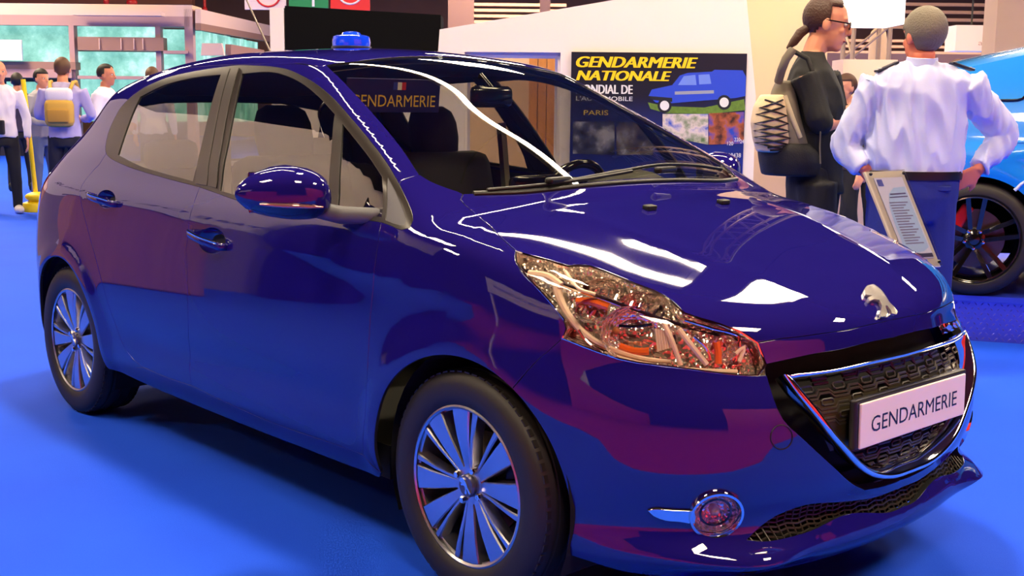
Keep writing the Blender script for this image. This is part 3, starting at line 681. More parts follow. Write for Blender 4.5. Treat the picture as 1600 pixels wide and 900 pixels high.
def link_patch(name, V, Fc, NN, m, parent, gap=None):
    me = bpy.data.meshes.new(name); me.from_pydata([tuple(p) for p in V], [], Fc); me.update()
    for p in me.polygons: p.use_smooth = True
    me.normals_split_custom_set_from_vertices([tuple(n) for n in NN])
    if gap is not None: me.polygons.foreach_set('material_index', gap)
    return link(name, me, [m, GAPM] if gap is not None else m, parent)
def panel(name, L3, dirv, m, parent, both=True, join=False, **kw):
    V, Fc, NN = patch(L3, dirv, **kw)
    quads = [i for i, q in enumerate(Fc) if len(q) == 4]; gp_ = np.zeros(len(Fc), int)
    if kw.get('flange', .012) > 0 and quads: gp_[quads[1::2]] = 1
    else: gp_ = None
    Vm, Fm, Nm = V*[1, -1, 1], [tuple(q[::-1]) for q in Fc], NN*[1, -1, 1]
    if join:
        n = len(V)
        return link_patch(name, np.vstack([V, Vm]), Fc+[tuple(i+n for i in q) for q in Fm], np.vstack([NN, Nm]), m, parent, None if gp_ is None else np.r_[gp_, gp_])
    par = parent if isinstance(parent, tuple) else (parent, parent)
    a = link_patch(name, V, Fc, NN, m, par[0], gp_)
    if not both: return a
    return a, link_patch(name, Vm, Fm, Nm, m, par[1], gp_)
# ------------------------------------------------------------------ materials of the car
def glass_mat(name, tint, refl=1.0, ior=1.5, rough=0.0):
    m = bpy.data.materials.new(name); m.use_nodes = True; nt = m.node_tree; nt.nodes.clear()
    o = nt.nodes.new('ShaderNodeOutputMaterial'); mx = nt.nodes.new('ShaderNodeMixShader'); tr = nt.nodes.new('ShaderNodeBsdfTransparent')
    g = nt.nodes.new('ShaderNodeBsdfGlossy'); fr_ = nt.nodes.new('ShaderNodeFresnel'); mu = nt.nodes.new('ShaderNodeMath'); mu.operation = 'MULTIPLY'
    mu.use_clamp = True; mu.inputs[1].default_value = refl
    ge_ = nt.nodes.new('ShaderNodeNewGeometry'); mi_ = nt.nodes.new('ShaderNodeMapRange'); mi_.inputs[3].default_value = ior; mi_.inputs[4].default_value = 1/ior   # same reflectance from both sides of a thin pane
    nt.links.new(ge_.outputs['Backfacing'], mi_.inputs[0]); nt.links.new(mi_.outputs[0], fr_.inputs[0])
    tr.inputs[0].default_value = (*tint, 1); g.inputs['Roughness'].default_value = rough; g.inputs[0].default_value = (1, 1, 1, 1)
    nt.links.new(fr_.outputs[0], mu.inputs[0]); nt.links.new(mu.outputs[0], mx.inputs[0]); nt.links.new(tr.outputs[0], mx.inputs[1])
    nt.links.new(g.outputs[0], mx.inputs[2]); nt.links.new(mx.outputs[0], o.inputs[0]); MATS[name] = m
    return m
PAINT = mat('car_paint', (.011, .0065, .150), rough=.5, coat=1.0, linear=True, spec=.0)
PAINT.node_tree.nodes['Principled BSDF'].inputs['Coat IOR'].default_value = 1.75
CHROME = mat('chrome', (.86, .83, .80), rough=.06, metal=1.0, linear=True)
SATIN = mat('satin_metal', (.55, .55, .60), rough=.28, metal=1.0, linear=True)
BLACKP = mat('black_plastic', (22, 20, 20), rough=.45)
GLOSSB = mat('gloss_black', (10, 9, 9), rough=.12)
TRIM = mat('window_trim', (36, 31, 28), rough=.3)
GREYP = mat('grey_plastic', (92, 94, 100), rough=.5)
RUBBER = mat('tyre_rubber', (.016, .013, .012), rough=.55, linear=True, bump=(60, .05))
LINER = mat('liner_felt', (8, 8, 9), rough=.9)
CABIN = mat('cabin_fabric', (30, 28, 28), rough=.85, bump=(300, .1))
CABIN2 = mat('cabin_plastic', (38, 36, 30), rough=.55)
HEADLN = mat('headliner', (120, 112, 104), rough=.9)
GLASS = glass_mat('window_glass', (.62, .60, .50), 2.2)
WSGLASS = glass_mat('windscreen_glass', (.74, .74, .66), 1.25)
LENS = glass_mat('lamp_lens', (.96, .95, .93), 1.0)
TAILRED = mat('tail_red', (150, 10, 16), rough=.08, coat=1)
AMBER = mat('lamp_amber', (.75, .13, .02), rough=.15, linear=True, coat=1)
PLATEW = mat('plate_white', (236, 220, 214), rough=.35)
INK = mat('black_ink', (14, 13, 16), rough=.4)

car = empty('police_car', (0, 0, 0), label='shiny indigo blue five-door hatchback with blue roof beacon and white number plate', cat='car')

# ------------------------------------------------------------------ lines on the body (photo pixels cast onto the surface)
def arch(cx, a0, a1, r=RARCH, n=24):
    a = np.radians(np.linspace(a0, a1, n)); return sd(*[(cx+r*math.cos(t), AXZ+r*math.sin(t)) for t in a])
gapB = px((312, 292), (302, 320), (296, 342), (292, 385), (293, 440), (294, 500), (297, 560), (300, 603))
gapF = px((596, 347), (590, 385), (584, 430), (579, 490), (575, 560), (571, 640), (568, 712))
gapR = px((166, 240), (155, 257), (146, 266), (129, 288), (127, 318), (137, 358), (150, 405), (161, 447), (175, 492), (190, 533), (207, 560), (224, 574))
beltR = px((166, 240), (173, 247), (200, 260), (255, 277), (312, 292))
beltF = px((312, 292), (384, 316), (480, 331), (560, 342), (596, 347))
sillR = px((224, 574), (256, 588), (300, 603)); sillF = px((300, 603), (360, 632), (424, 660), (516, 692), (568, 712))
dloF = px((596, 347), (612, 353), (627, 359), (640, 356), (645, 344), (642, 328), (633, 307), (624, 288))
dloT = px((624, 288), (603, 253), (578, 220), (553, 190), (520, 153), (500, 136), (480, 123), (450, 109), (423, 104), (373, 102), (352, 104), (300, 112), (256, 123), (216, 143), (188, 169), (172, 200), (165, 228), (166, 240))
wsE = px((657, 273), (630, 232), (607, 203), (580, 172), (553, 143), (530, 119), (511, 101))
seamF = px((624, 288), (626, 283), (640, 277), (657, 273))
wsLow = px((657, 273), (673, 283), (695, 292), (716, 299))
cowl = px((716, 299), (724, 303))
hoodS = px((724, 303), (720, 312), (737, 328), (762, 350), (785, 372), (806, 391))
hlTop = px((806, 391), (830, 398), (860, 406), (887, 414), (904, 412), (922, 414), (959, 428), (1000, 444), (1034, 458), (1056, 474), (1070, 488), (1085, 494), (1112, 501), (1140, 511), (1167, 522), (1184, 536))
hlIn = px((1184, 536), (1192, 552), (1197, 570), (1198, 586))
hlBot = px((1198, 586), (1170, 587), (1141, 585), (1105, 581), (1069, 576), (1025, 571), (982, 565), (952, 557), (924, 547), (900, 538), (878, 529))
hlOut = px((878, 529), (884, 514), (880, 499), (861, 475), (835, 446), (814, 424), (806, 409), (806, 391))
gapFB = px((878, 529), (858, 547), (839, 563)); 
A_TOP = 58.0
archJoin = arch(AXF, A_TOP, A_TOP, n=1)
gapFB = np.vstack([gapFB, archJoin])
archFr = arch(AXF, A_TOP, 187, n=34); archFf = arch(AXF, -16, A_TOP, n=20)
archRr = arch(AXR, -8, 187, n=44)

STEP = .028
# ------------------------------------------------------------------ side panels
fender = loop(cr(hoodS), cr(hlOut[::-1]), cr(gapFB), archFr, cr(np.vstack([archFr[-1:], gapF[-1:]])), cr(gapF[::-1]), cr(dloF), cr(seamF), cr(wsLow), cr(cowl))
panel('front_fender', fender, (-.28, .9, -.35), PAINT, car, step=STEP)
fdoor = loop(cr(beltF), cr(gapF), cr(sillF[::-1]), cr(gapB[::-1]))
def ellipse_px(cx, cy, rx, ry, n=28, rot=0):
    return px(*[(cx+rx*math.cos(t)*math.cos(rot)-ry*math.sin(t)*math.sin(rot), cy+rx*math.cos(t)*math.sin(rot)+ry*math.sin(t)*math.cos(rot)) for t in np.linspace(0, 2*PI, n, endpoint=False)])
cupF = ellipse_px(331, 376, 21, 20, rot=.3); cupR = ellipse_px(166, 311, 14, 14, rot=.3)
fd = panel('front_door', fdoor, (0, 1, 0), PAINT, car, step=STEP, holes=[cupF])
rdoor = loop(cr(beltR), cr(gapB), cr(sillR[::-1]), cr(gapR[::-1]))
rd = panel('rear_door', rdoor, (.12, 1, 0), PAINT, car, step=STEP, holes=[cupR])
roofS = tp((.21, -.555), (.05, -.57), (-.3, -.575), (-.7, -.57), (-1.05, -.555), (-1.30, -.53))
cEdge = np.vstack([roofS[-1:], sd((-1.42, 1.28), (-1.50, 1.18), (-1.58, 1.08), (-1.63, 1.0))])
tailU = sd((-1.63, 1.0), (-1.55, .965), (-1.50, .93)); tailL = sd((-1.50, .93), (-1.60, .85), (-1.68, .77), (-1.72, .70))
bumpG = sd((-1.72, .70), (-1.64, .66), (-1.585, .60)); 
aJ = math.degrees(math.atan2(.60-AXZ, -1.585-AXR)); rj = RARCH
archQ = arch(AXR, -8, 137, n=34); bumpG = np.vstack([bumpG[:2], archQ[-1:]])
quarter = loop(cr(seamF), cr(wsE), cr(np.vstack([wsE[-1:], roofS])), cr(cEdge), cr(tailU), cr(tailL), cr(bumpG), archQ[::-1],
               cr(np.vstack([archQ[:1], sd((-.90, .25)), gapR[-1:]])), cr(gapR[::-1]), cr(dloT[::-1]))
panel('body_side_frame', quarter, (.10, 1, -.22), PAINT, car, step=.017)
sillB = sd((.90, .245), (.4, .228), (-.2, .228), (-.6, .235), (-.90, .25))
sill = loop(cr(sillF), cr(np.vstack([gapF[-1:], archFr[-1:]])), cr(np.vstack([archFr[-1:], sillB, gapR[-1:]])), cr(sillR))
sill = loop(cr(sillR), cr(sillF), cr(np.vstack([gapF[-1:], archFr[-1:]])), cr(np.vstack([archFr[-1:], sillB])), cr(np.vstack([sillB[-1:], gapR[-1:]])))
panel('sill', sill, (0, 1, .35), PAINT, car, step=.022)

# ------------------------------------------------------------------ windows and their surround
def wloop(*a): return loop(px(*a))
w_rear = loop(cr(px((184, 242), (196, 205), (206, 178), (219, 151))), cr(px((219, 151), (256, 133), (304, 121), (347, 116))), cr(px((347, 116), (330, 180), (314, 240), (301, 283))), cr(px((301, 283), (260, 272), (220, 260), (184, 242))))
w_front = loop(cr(px((378, 115), (420, 112), (448, 118), (475, 132), (500, 153), (523, 178))), cr(px((523, 178), (518, 230), (514, 280), (512, 330))), cr(px((512, 330), (460, 323), (400, 313), (343, 298))), cr(px((343, 298), (352, 240), (364, 178), (378, 115))))
w_quart = loop(cr(px((535, 193), (560, 224), (580, 250), (597, 276))), cr(px((597, 276), (599, 310), (596, 339))), cr(px((596, 339), (560, 336), (526, 331))), cr(px((526, 331), (529, 280), (532, 235), (535, 193))))
sailL = loop(cr(px((606, 276), (616, 295), (626, 318), (634, 342))), cr(px((634, 342), (633, 350), (626, 352))), cr(px((626, 352), (614, 349), (602, 344))), cr(px((602, 344), (604, 310), (606, 276))))
dlo = loop(cr(beltR), cr(beltF), cr(dloF), cr(dloT))
SD = (0, 1, -.30)
panel('window_surround', dlo, SD, TRIM, car, step=.03, holes=[w_rear, w_front, w_quart, sailL], inset=.001, flange=.008, bstep=.012)
panel('window_pane', w_rear, SD, GLASS, rd, step=.05, inset=-.003, flange=0, off=-.004)
panel('window_pane', w_front, SD, GLASS, fd, step=.05, inset=-.003, flange=0, off=-.004)
panel('quarter_window_pane', w_quart, SD, GLASS, fd, step=.05, inset=-.003, flange=0, off=-.004)
panel('mirror_sail', sailL, SD, GREYP, fd, step=.03, inset=-.002, flange=0, off=-.002)
pil1 = wloop((350, 109), (360, 108), (324, 290), (306, 287)); pil2 = wloop((362, 108), (374, 107), (339, 294), (326, 290))
for q in (pil1, pil2): panel('pillar_cover', cr(np.vstack([q, q[:1]]), .03)[:-1] if False else q, SD, GREYP if False else mat('pillar_grey', (58, 53, 50), rough=.32), car, step=.03, inset=.0, flange=.006, off=.004)

# ------------------------------------------------------------------ top: roof, windscreen, hood
roof_half = loop(tp((-1.42, 0.0))[:1]*[1, 0, 1], tp((-1.40, -.3)), cr(np.vstack([roofS[::-1], wsE[-1:]])), tp((.205, -.42), (.17, -.2)), tp((.155, 0.0))*[1, 0, 1])
roof_half[0, 1] = 0; roof_half[-1, 1] = 0
panel('roof', sym(roof_half), (0, 0, -1), PAINT, car, both=False, step=.04)
cow_t = tp((1.13, -.6), (1.15, -.3)); cow_c = tp((1.155, 0.0))*[1, 0, 1]
ws_half = loop(tp((.155, 0.0))*[1, 0, 1], tp((.17, -.2), (.205, -.42)), cr(wsE[::-1]), cr(wsLow), cr(cowl), tp((1.10, -.6), (1.125, -.3)), tp((1.13, 0.0))*[1, 0, 1])
panel('windscreen', sym(ws_half), (-.4, 0, -1), WSGLASS, car, both=False, step=.04, inset=.002, flange=0, off=-.004)
nose = px((1184, 536), (1215, 530), (1250, 526), (1300, 519), (1327, 515)); nose_c = fr((0.0, .757))*[1, 0, 1]
hood_half = loop(tp((1.085, 0.0))*[1, 0, 1], tp((1.082, -.2), (1.075, -.45)), cr(hoodS), cr(hlTop), cr(np.vstack([nose, fr((-.10, .757)), nose_c])))
panel('hood', sym(hood_half), (-.45, 0, -1), PAINT, car, both=False, step=.026)

# ------------------------------------------------------------------ front: nose bar, bumper
gTop = px((1198, 569), (1235, 561), (1272, 553), (1310, 547)); gTop_c = fr((0.0, .716))*[1, 0, 1]
nosebar = loop(cr(np.vstack([nose, fr((-.10, .757)), nose_c])), cr(np.vstack([gTop_c, fr((-.12, .716)), gTop[::-1]])), cr(px((1198, 569), (1192, 552), (1184, 536))))
panel('nose_bar', nosebar, (-1, .2, -.25), PAINT, car, join=True, step=.022, center=True, flange=.03)
op = px((1199, 588), (1209, 622), (1224, 655), (1260, 690), (1300, 727), (1332, 756), (1352, 766)); opc = fr((-.09, .344), (0.0, .343)); opc[-1, 1] = 0
sl1 = fr((0.0, .318), (-.12, .317)); sl1[0, 1] = 0
slot_top = np.vstack([sl1, px((1313, 785), (1258, 790), (1212, 807), (1188, 824), (1168, 843))])
slot_bot = np.vstack([px((1168, 843), (1195, 845), (1232, 839), (1267, 829), (1325, 803)), fr((-.06, .272), (0.0, .272))]); slot_bot[-1, 1] = 0
botc = fr((0.0, .175), (-.25, .175), (-.45, .175), (-.6, .18)); botc[0, 1] = 0
botc = np.vstack([botc, sd((1.74, .19), (1.66, .205)), archFf[:1]])
ctr = fr(*[(0.0, z) for z in (.272, .262, .25, .24, .23, .22, .21, .195, .175)])*[1, 0, 1]
def ellipse_px(cx, cy, rx, ry, n=28, rot=0): 
    return px(*[(cx+rx*math.cos(t)*math.cos(rot)-ry*math.sin(t)*math.sin(rot), cy+rx*math.cos(t)*math.sin(rot)+ry*math.sin(t)*math.cos(rot)) for t in np.linspace(0, 2*PI, n, endpoint=False)])
foghole = ellipse_px(1119, 803, 40, 37)
bumper = loop(cr(gapFB[::-1]), cr(hlBot[::-1]), cr(op), cr(np.vstack([op[-1:], opc])), np.vstack([opc[-1:], sl1[:1]]), cr(slot_top), cr(slot_bot), ctr, cr(botc), archFf)
panel('front_bumper', bumper, (-.74, .68, -.05), PAINT, car, join=True, step=.02, holes=[foghole], center=True, flange=.025)
# rear end
rb_half = loop(pts(('b', 0.0, .70)), pts(('b', -.3, .70), ('b', -.55, .70)), cr(bumpG), archQ[-1:], arch(AXR, 137, 187, n=8), pts(('s', -1.68, .23)), pts(('b', -.5, .21), ('b', 0.0, .20)))
rb_half[0, 1] = 0; rb_half[-1, 1] = 0
panel('rear_bumper', rb_half, (.72, .70, 0), PAINT, car, join=True, step=.035, center=True)
hat_half = loop(tp((-1.42, 0.0))*[1, 0, 1], tp((-1.40, -.3)), roofS[-1:], cr(cEdge), pts(('b', -.62, .96), ('b', -.55, .85), ('b', -.55, .70), ('b', -.3, .70), ('b', 0.0, .70)))
hat_half[0, 1] = 0; hat_half[-1, 1] = 0
rw = loop(pts(('b', 0.0, 1.30), ('b', -.3, 1.295), ('b', -.52, 1.26), ('b', -.60, 1.08), ('b', -.58, 1.04), ('b', -.3, 1.02), ('b', 0.0, 1.015)))
rw[0, 1] = 0; rw[-1, 1] = 0
panel('tailgate', sym(hat_half), (1, 0, -.25), PAINT, car, both=False, step=.035, holes=[sym(rw)])
panel('rear_window', sym(rw), (1, 0, -.25), GLASS, car, both=False, step=.06, inset=-.003, flange=0, off=-.004)
tl = loop(cr(tailU[::-1]*1.0)[::-1], cr(tailL), cr(np.vstack([tailL[-1:], pts(('b', -.55, .70), ('b', -.55, .85), ('b', -.62, .96)), tailU[:1]])))
panel('tail_lamp', tl, (.7, .7, -.1), TAILRED, car, step=.025)

# ------------------------------------------------------------------ headlights
hl = loop(cr(hlTop), cr(hlIn), cr(hlBot), cr(hlOut))
HD = (-.72, .66, -.12)
hla, hlb = panel('headlight', hl, HD, LENS, car, step=.025, inset=.003, flange=.0, off=-.002)
# ------------------------------------------------------------------ dark linings inside the shell
for nm, L_, d_, mm in (('side_lining', quarter, (.10, 1, -.22), CABIN2), ('door_lining', fdoor, (0, 1, 0), CABIN), ('door_lining', rdoor, (.12, 1, 0), CABIN)):
    par = {'side_lining': (car, car)}.get(nm, fd if L_ is fdoor else rd)
    panel(nm, L_, d_, mm, par, step=.07, inset=.004, flange=0, off=-.03, bstep=.04)
panel('headliner', sym(roof_half), (0, 0, -1), HEADLN, car, both=False, step=.08, inset=.01, flange=0, off=-.03)
opfull = loop(np.vstack([fr((0.0, .73)), fr((-.3, .725), (-.50, .70)), fr((-.52, .6), (-.45, .45), (-.30, .34), (0.0, .33))])*1.0); opfull[0, 1] = 0; opfull[-1, 1] = 0
panel('grille_backing', sym(opfull), (-1, 0, 0), LINER, car, both=False, step=.05, inset=0, flange=0, off=-.085)
slf = loop(np.vstack([fr((0.0, .37), (-.3, .37), (-.56, .34), (-.6, .25), (-.3, .22), (0.0, .22))])); slf[0, 1] = 0; slf[-1, 1] = 0
panel('intake_backing', sym(slf), (-1, 0, 0), LINER, car, both=False, step=.05, inset=0, flange=0, off=-.06)
b = MB()
for sx in (AXF, AXR):
    for sy in (-1, 1):
        b = MB(); n = 24; ring = [(sx+.362*math.cos(a), AXZ+.362*math.sin(a)) for a in np.linspace(-.45, PI+.45, n)]
        v = [(x, sy*.80, z) for x, z in ring]+[(x, sy*.50, z) for x, z in ring]+[(sx, sy*.50, .25)]
        b.add(v, [(i, i+1, n+i+1, n+i) for i in range(n-1)]+[(n+i, n+i+1, 2*n) for i in range(n-1)]); b.build('wheel_liner', LINER, car)
b = MB(); b.box((0, 0, .27), (1.75, 1.56, .10)); b.box((1.25, 0, .30), (.9, .98, .16)); b.box((-1.35, 0, .32), (.95, .98, .16)); b.box((1.25, 0, .62), (.75, .98, .48)); b.build('underbody', LINER, car)

# ------------------------------------------------------------------ wheels
def make_wheel(name, loc, side, steer=0.0):
    e = bpy.data.objects.new(name, None); col.objects.link(e); e.parent = car; e.location = loc; e.empty_display_size = .1
    e.rotation_euler = (0, 0, (0 if side < 0 else PI)+steer)
    # local: axle along y, outer face towards -y
    tb = MB(); prof = [(.214, -.085), (.222, -.094), (.245, -.100), (.272, -.100), (.291, -.094), (.302, -.083), (.3065, -.07)]
    for g in (-.045, 0.0, .045): prof += [(.309, g-.006), (.302, g-.004), (.302, g+.004), (.309, g+.006)]
    prof += [(.3065, .07), (.302, .083), (.291, .094), (.272, .10), (.245, .10), (.222, .094), (.214, .085)]
    tb.lathe([(r, -h) for r, h in prof], 96, axis='y'); t = tb.build('tyre', RUBBER, e, smooth=40)
    gb = MB()       # tread sipes and shoulder blocks
    for k in range(64):
        a = 2*PI*k/64
        for y0, y1 in ((-.082, -.052), (.052, .082)):
            gb.box((.3035, (y0+y1)/2, 0), (.006, y1-y0, .020), R(a, 'Y'))
    tag(gb.build('tread_blocks', RUBBER, e), kind='stuff')
    rb = MB(); rb.lathe([(r, -h) for r, h in [(.206, -.088), (.212, -.092), (.217, -.090), (.218, -.084), (.212, -.078), (.203, -.074), (.198, -.04), (.19, .03), (.196, .085), (.21, .088)]], 72, axis='y')
    rim = rb.build('rim_barrel', SATIN, e, smooth=30)
    sp = MB(); nsp = 8
    def blade(k, pr, mirror):
        a = 2*PI*k/nsp; Mx = R(-a, 'Y')
        us = [.045, .085, .13, .17, .207]; dep = [-.072, -.078, -.084, -.086, -.086]
        v = []; n = len(us)
        for i, (u, (v0, v1), d) in enumerate(zip(us, pr, dep)):
            if mirror: v0, v1 = -v1, -v0
            bv = min(.003, (v1-v0)*.2)
            v += [(u, d+.035, v0-.002), (u, d+.004, v0), (u, d, v0+bv), (u, d, v1-bv), (u, d+.004, v1), (u, d+.035, v1+.002)]
        f = []
        for i in range(n-1):
            for j in range(5): f.append((i*6+j, i*6+j+1, i*6+6+j+1, i*6+6+j))
        f += [(0, 1, 2, 3, 4, 5), tuple(range((n-1)*6, n*6))]
        sp.add(v, f, Mx)
    for k in range(nsp):
        mirr = k % 2 == 0
        blade(k, [(-.019, .006), (-.029, .007), (-.040, .008), (-.049, .010), (-.058, .012)], mirr)
        blade(k, [(.004, .014), (.008, .018), (.015, .027), (.021, .037), (.026, .046)], mirr)
    sp.build('rim_spokes', SATIN, e, smooth=25)
    hb = MB(); hb.lathe([(.001, .070), (.05, .072), (.058, .066), (.062, .05), (.062, .03)], 32, axis='y'); hb.build('hub', SATIN, e, smooth=30)
    for k in range(4):
        a = 2*PI*(k+.5)/4+.35
        bb = MB(); bb.lathe([(.0105, .040), (.0105, .078), (.008, .083), (.001, .083)], 6, T(.048*math.cos(a)*1.0, 0, .048*math.sin(a)), axis='y'); bb.build('wheel_bolt', CHROME, e)
    cb = MB(); cb.lathe([(.031, .060), (.031, .080), (.027, .084), (.001, .085)], 32, axis='y'); cap = cb.build('centre_cap', mat('cap_grey', (96, 92, 110), rough=.3, metal=.6), e, smooth=35)
    lb = MB(); lb.prism([(x*.0003, y*.0003) for x, y in LION], 0, .003, T(0, -.0845, 0) @ R(PI/2, 'X')); lb.build('cap_emblem', CHROME, e)
    db = MB(); db.lathe([(.04, .005), (.135, .005), (.135, -.012), (.04, -.012)], 48, axis='y'); db.build('brake_disc', mat('disc_steel', (120, 105, 92), rough=.35, metal=1), e, smooth=30)
    kb = MB(); kb.lathe([(.14, .0), (.196, -.005), (.196, -.03), (.05, -.05)], 40, axis='y'); kb.build('brake_backplate', BLACKP, e, smooth=30)
    qb = MB(); qb.box((.105, -.01, .06), (.07, .05, .12), R(.4, 'Y'), r=.01); qb.build('brake_caliper', BLACKP, e)
    return e
LION = [(600, 590), (612, 574), (638, 568), (660, 580), (680, 600), (697, 625), (708, 646), (728, 666), (744, 686), (737, 698), (716, 694), (714, 682), (700, 662), (690, 662), (698, 690), (692, 706), (668, 709), (667, 692), (676, 662), (664, 637), (642, 634), (622, 642), (613, 628), (634, 618), (604, 613)]
LION = [(x-670, -(y-640)) for x, y in LION]
WY = .742
for nm, x, s_ in (('front_wheel', AXF, -1), ('front_wheel', AXF, 1), ('rear_wheel', AXR, -1), ('rear_wheel', AXR, 1)):
    make_wheel(nm, (x, s_*WY, AXZ), s_, steer=0)

# ------------------------------------------------------------------ grille
gl = px((1219, 588), (1243, 620), (1270, 653), (1292, 682), (1312, 705), (1336, 730), (1358, 742)); gb_ = fr((-.09, .376), (0.0, .374)); gb_[-1, 1] = 0
gt = np.vstack([fr((0.0, .672), (-.15, .672), (-.30, .668)), px((1236, 586), (1219, 588))]); gt[0, 1] = 0
half = loop(cr(gt, .015), cr(np.vstack([gl, gb_]), .015)); half[0, 1] = 0; half[-1, 1] = 0
FL = sym(half); Nf = grad(FL)
def ringtube(L, N, ofs, wid, hgt, name, m, par, inner=True):
    """flat moulding swept along a loop lying on the surface"""
    n = len(L); C0 = L.mean(0); v = []; f = []
    for i in range(n):
        t = L[(i+1) % n]-L[i-1]; t /= np.linalg.norm(t); s_ = np.cross(N[i], t); s_ /= np.linalg.norm(s_)
        if s_@(C0-L[i]) < 0: s_ = -s_
        ww = wid[i] if hasattr(wid, '__len__') else wid
        for u, h in ((0, -.03), (0, hgt*.4), (.15, hgt*.85), (.4, hgt), (.7, hgt*.9), (.92, hgt*.5), (1.0, -.03)):
            v.append(L[i]+s_*ww*u+N[i]*(ofs+h))
    k = 7
    for i in range(n):
        j = (i+1) % n
        for q in range(k-1): f.append((i*k+q, i*k+q+1, j*k+q+1, j*k+q))
    me_b = MB(); me_b.add([tuple(p) for p in v], f); return me_b.build(name, m, par, smooth=50)
wd = np.where(FL[:, 2] > .655, .012, .020); wd = np.convolve(np.r_[wd[-3:], wd, wd[:3]], np.ones(7)/7, 'valid')
grille = ringtube(FL, Nf, .006, wd, .014, 'grille_frame', CHROME, car)
MESHP = mat('grille_plastic', (52, 48, 44), rough=.42)
def inner_ok(y, z, mgn=.015):
    q = np.array([[y, z]]); return bool(inpoly(q, FL[:, 1:])[0] and dist_poly(q, FL[:, 1:])[0] > mgn)
def gsurf(yz, off=-.028):
    P = fr(*yz); return P+np.array([off, 0, 0])
rowsz = [.645, .612, .579, .546, .47, .437, .404]
for ri, z0 in enumerate(rowsz):
    pat = []; per = .105; sh = 0 if ri % 2 else per/2
    y = -.47
    while y < .47:
        for dy, dz in ((0, 0), (.03, 0), (.042, .011), (.075, .011), (.087, 0)): pat.append((y+dy+sh-per, z0+dz))
        y += per
    pat = [q for q in pat if abs(q[0]) < .45]
    run = []; runs = []
    for q in pat:
        if inner_ok(*q): run.append(q)
        elif run: runs.append(run); run = []
    if run: runs.append(run)
    b = MB()
    for r_ in runs:
        if len(r_) > 2:
            P = gsurf(r_); b.tube([tuple(p) for p in P], .0042, 6)
            P2 = gsurf([(a, c_-.0085) for a, c_ in r_]) ; b.tube([tuple(p) for p in P2], .0042, 6)
    if ri != 3 and ri != 6:      # small lozenge loops between the bars
        y = -.47+sh+.0585-per
        while y < .47:
            c_ = (y, z0-.011+.0)
            ring = [(c_[0]+a*.019, c_[1]-.006+b_*.0065) for a, b_ in ((-1, -.5), (-.75, -1), (.75, -1), (1, -.5), (1, .5), (.75, 1), (-.75, 1), (-1, .5))]
            if all(inner_ok(*q, .012) for q in ring): b.tube([tuple(p) for p in gsurf(ring, -.026)], .003, 6, closed=True)
            y += per
    b.build('grille_bar', MESHP, grille)
hold = sym(loop(np.vstack([fr((0.0, .612), (-.2, .612), (-.385, .612), (-.355, .545), (-.31, .474), (0.0, .474))])*[1, 1, 1]))
V, Fc, NN = patch(np.where(np.abs(hold) < 1e-9, 0, hold), (-1, 0, 0), step=.05, inset=0, flange=.0, off=-.024); link_patch('plate_holder', V, Fc, NN, mat('holder_plastic', (46, 40, 22), rough=.35), car)
# mesh of the low intake
ib = MB()
for z0 in np.arange(.262, .355, .011):
    for k in range(-5, 5):
        yy = np.linspace(k*.11, (k+1)*.11, 8)
        P = fr(*[(y, z0+.0025*math.sin(y*300)) for y in yy])-[.025, 0, 0]; ib.tube([tuple(p) for p in P], .0028, 5)
for y in np.arange(-.53, .54, .022):
    P = fr(*[(y, z) for z in (.255, .30, .35)])-[.026, 0, 0]; ib.tube([tuple(p) for p in P], .0022, 5)
tag(ib.build('intake_mesh', MESHP, car), kind='stuff')
# number plate
pl = empty('number_plate', (2.073, 0, .537)); pl.parent = car; pl.rotation_euler = (0, -.021, 0)
b = MB(); b.box((0, 0, 0), (.008, .52, .113), r=.003); b.build('plate_board', PLATEW, pl)
b = MB(); b.box((-.012, 0, .004), (.02, .55, .125), r=.006); b.build('plate_bracket', BLACKP, pl)
FACE_X = Matrix(((0, 0, 1, 0), (1, 0, 0, 0), (0, 1, 0, 0), (0, 0, 0, 1)))      # text plane facing +x, reading along +y
fit_text('plate_lettering', 'GENDARMERIE', .425, .040, INK, pl, T(.0046, 0, -.002) @ FACE_X)

# ------------------------------------------------------------------ emblem and small front details
def on_hood_px(poly, lift):
    P = px(*poly); return P+grad(P)*lift
lp = [(1373+x/2.85, 474-y/2.85) for x, y in LION]
lo_, hi_ = on_hood_px(lp, .001), on_hood_px(lp, .010)
n = len(lp); v = np.vstack([lo_, hi_]); bm = bmesh.new(); vs = [bm.verts.new(p) for p in v]
f1 = bm.faces.new([vs[n+i] for i in range(n)])
for i in range(n): bm.faces.new((vs[i], vs[(i+1) % n], vs[n+(i+1) % n], vs[n+i]))
bmesh.ops.triangulate(bm, faces=[f1]); bmesh.ops.recalc_face_normals(bm, faces=bm.faces); me = bpy.data.meshes.new('lion_emblem'); bm.to_mesh(me); bm.free(); link('lion_emblem', me, mat('emblem_chrome', (.95, .90, .84), rough=.16, metal=.85, linear=True), car)
for q in ((1015, 327), ):
    P = px(q)[0]
    for s_ in (1, -1):
        b = MB(); b.box((0, 0, .006), (.026, .040, .014), T(P[0], s_*P[1], P[2]) @ R(.12, 'Y'), r=.004); b.build('washer_nozzle', BLACKP, car)
tow = ellipse_px(1221, 683, 17, 19)
b = MB(); P = tow+grad(tow)*.0006; b.tube([tuple(p) for p in P], .0016, 5, closed=True); b.build('tow_cover_seam', BLACKP, car)

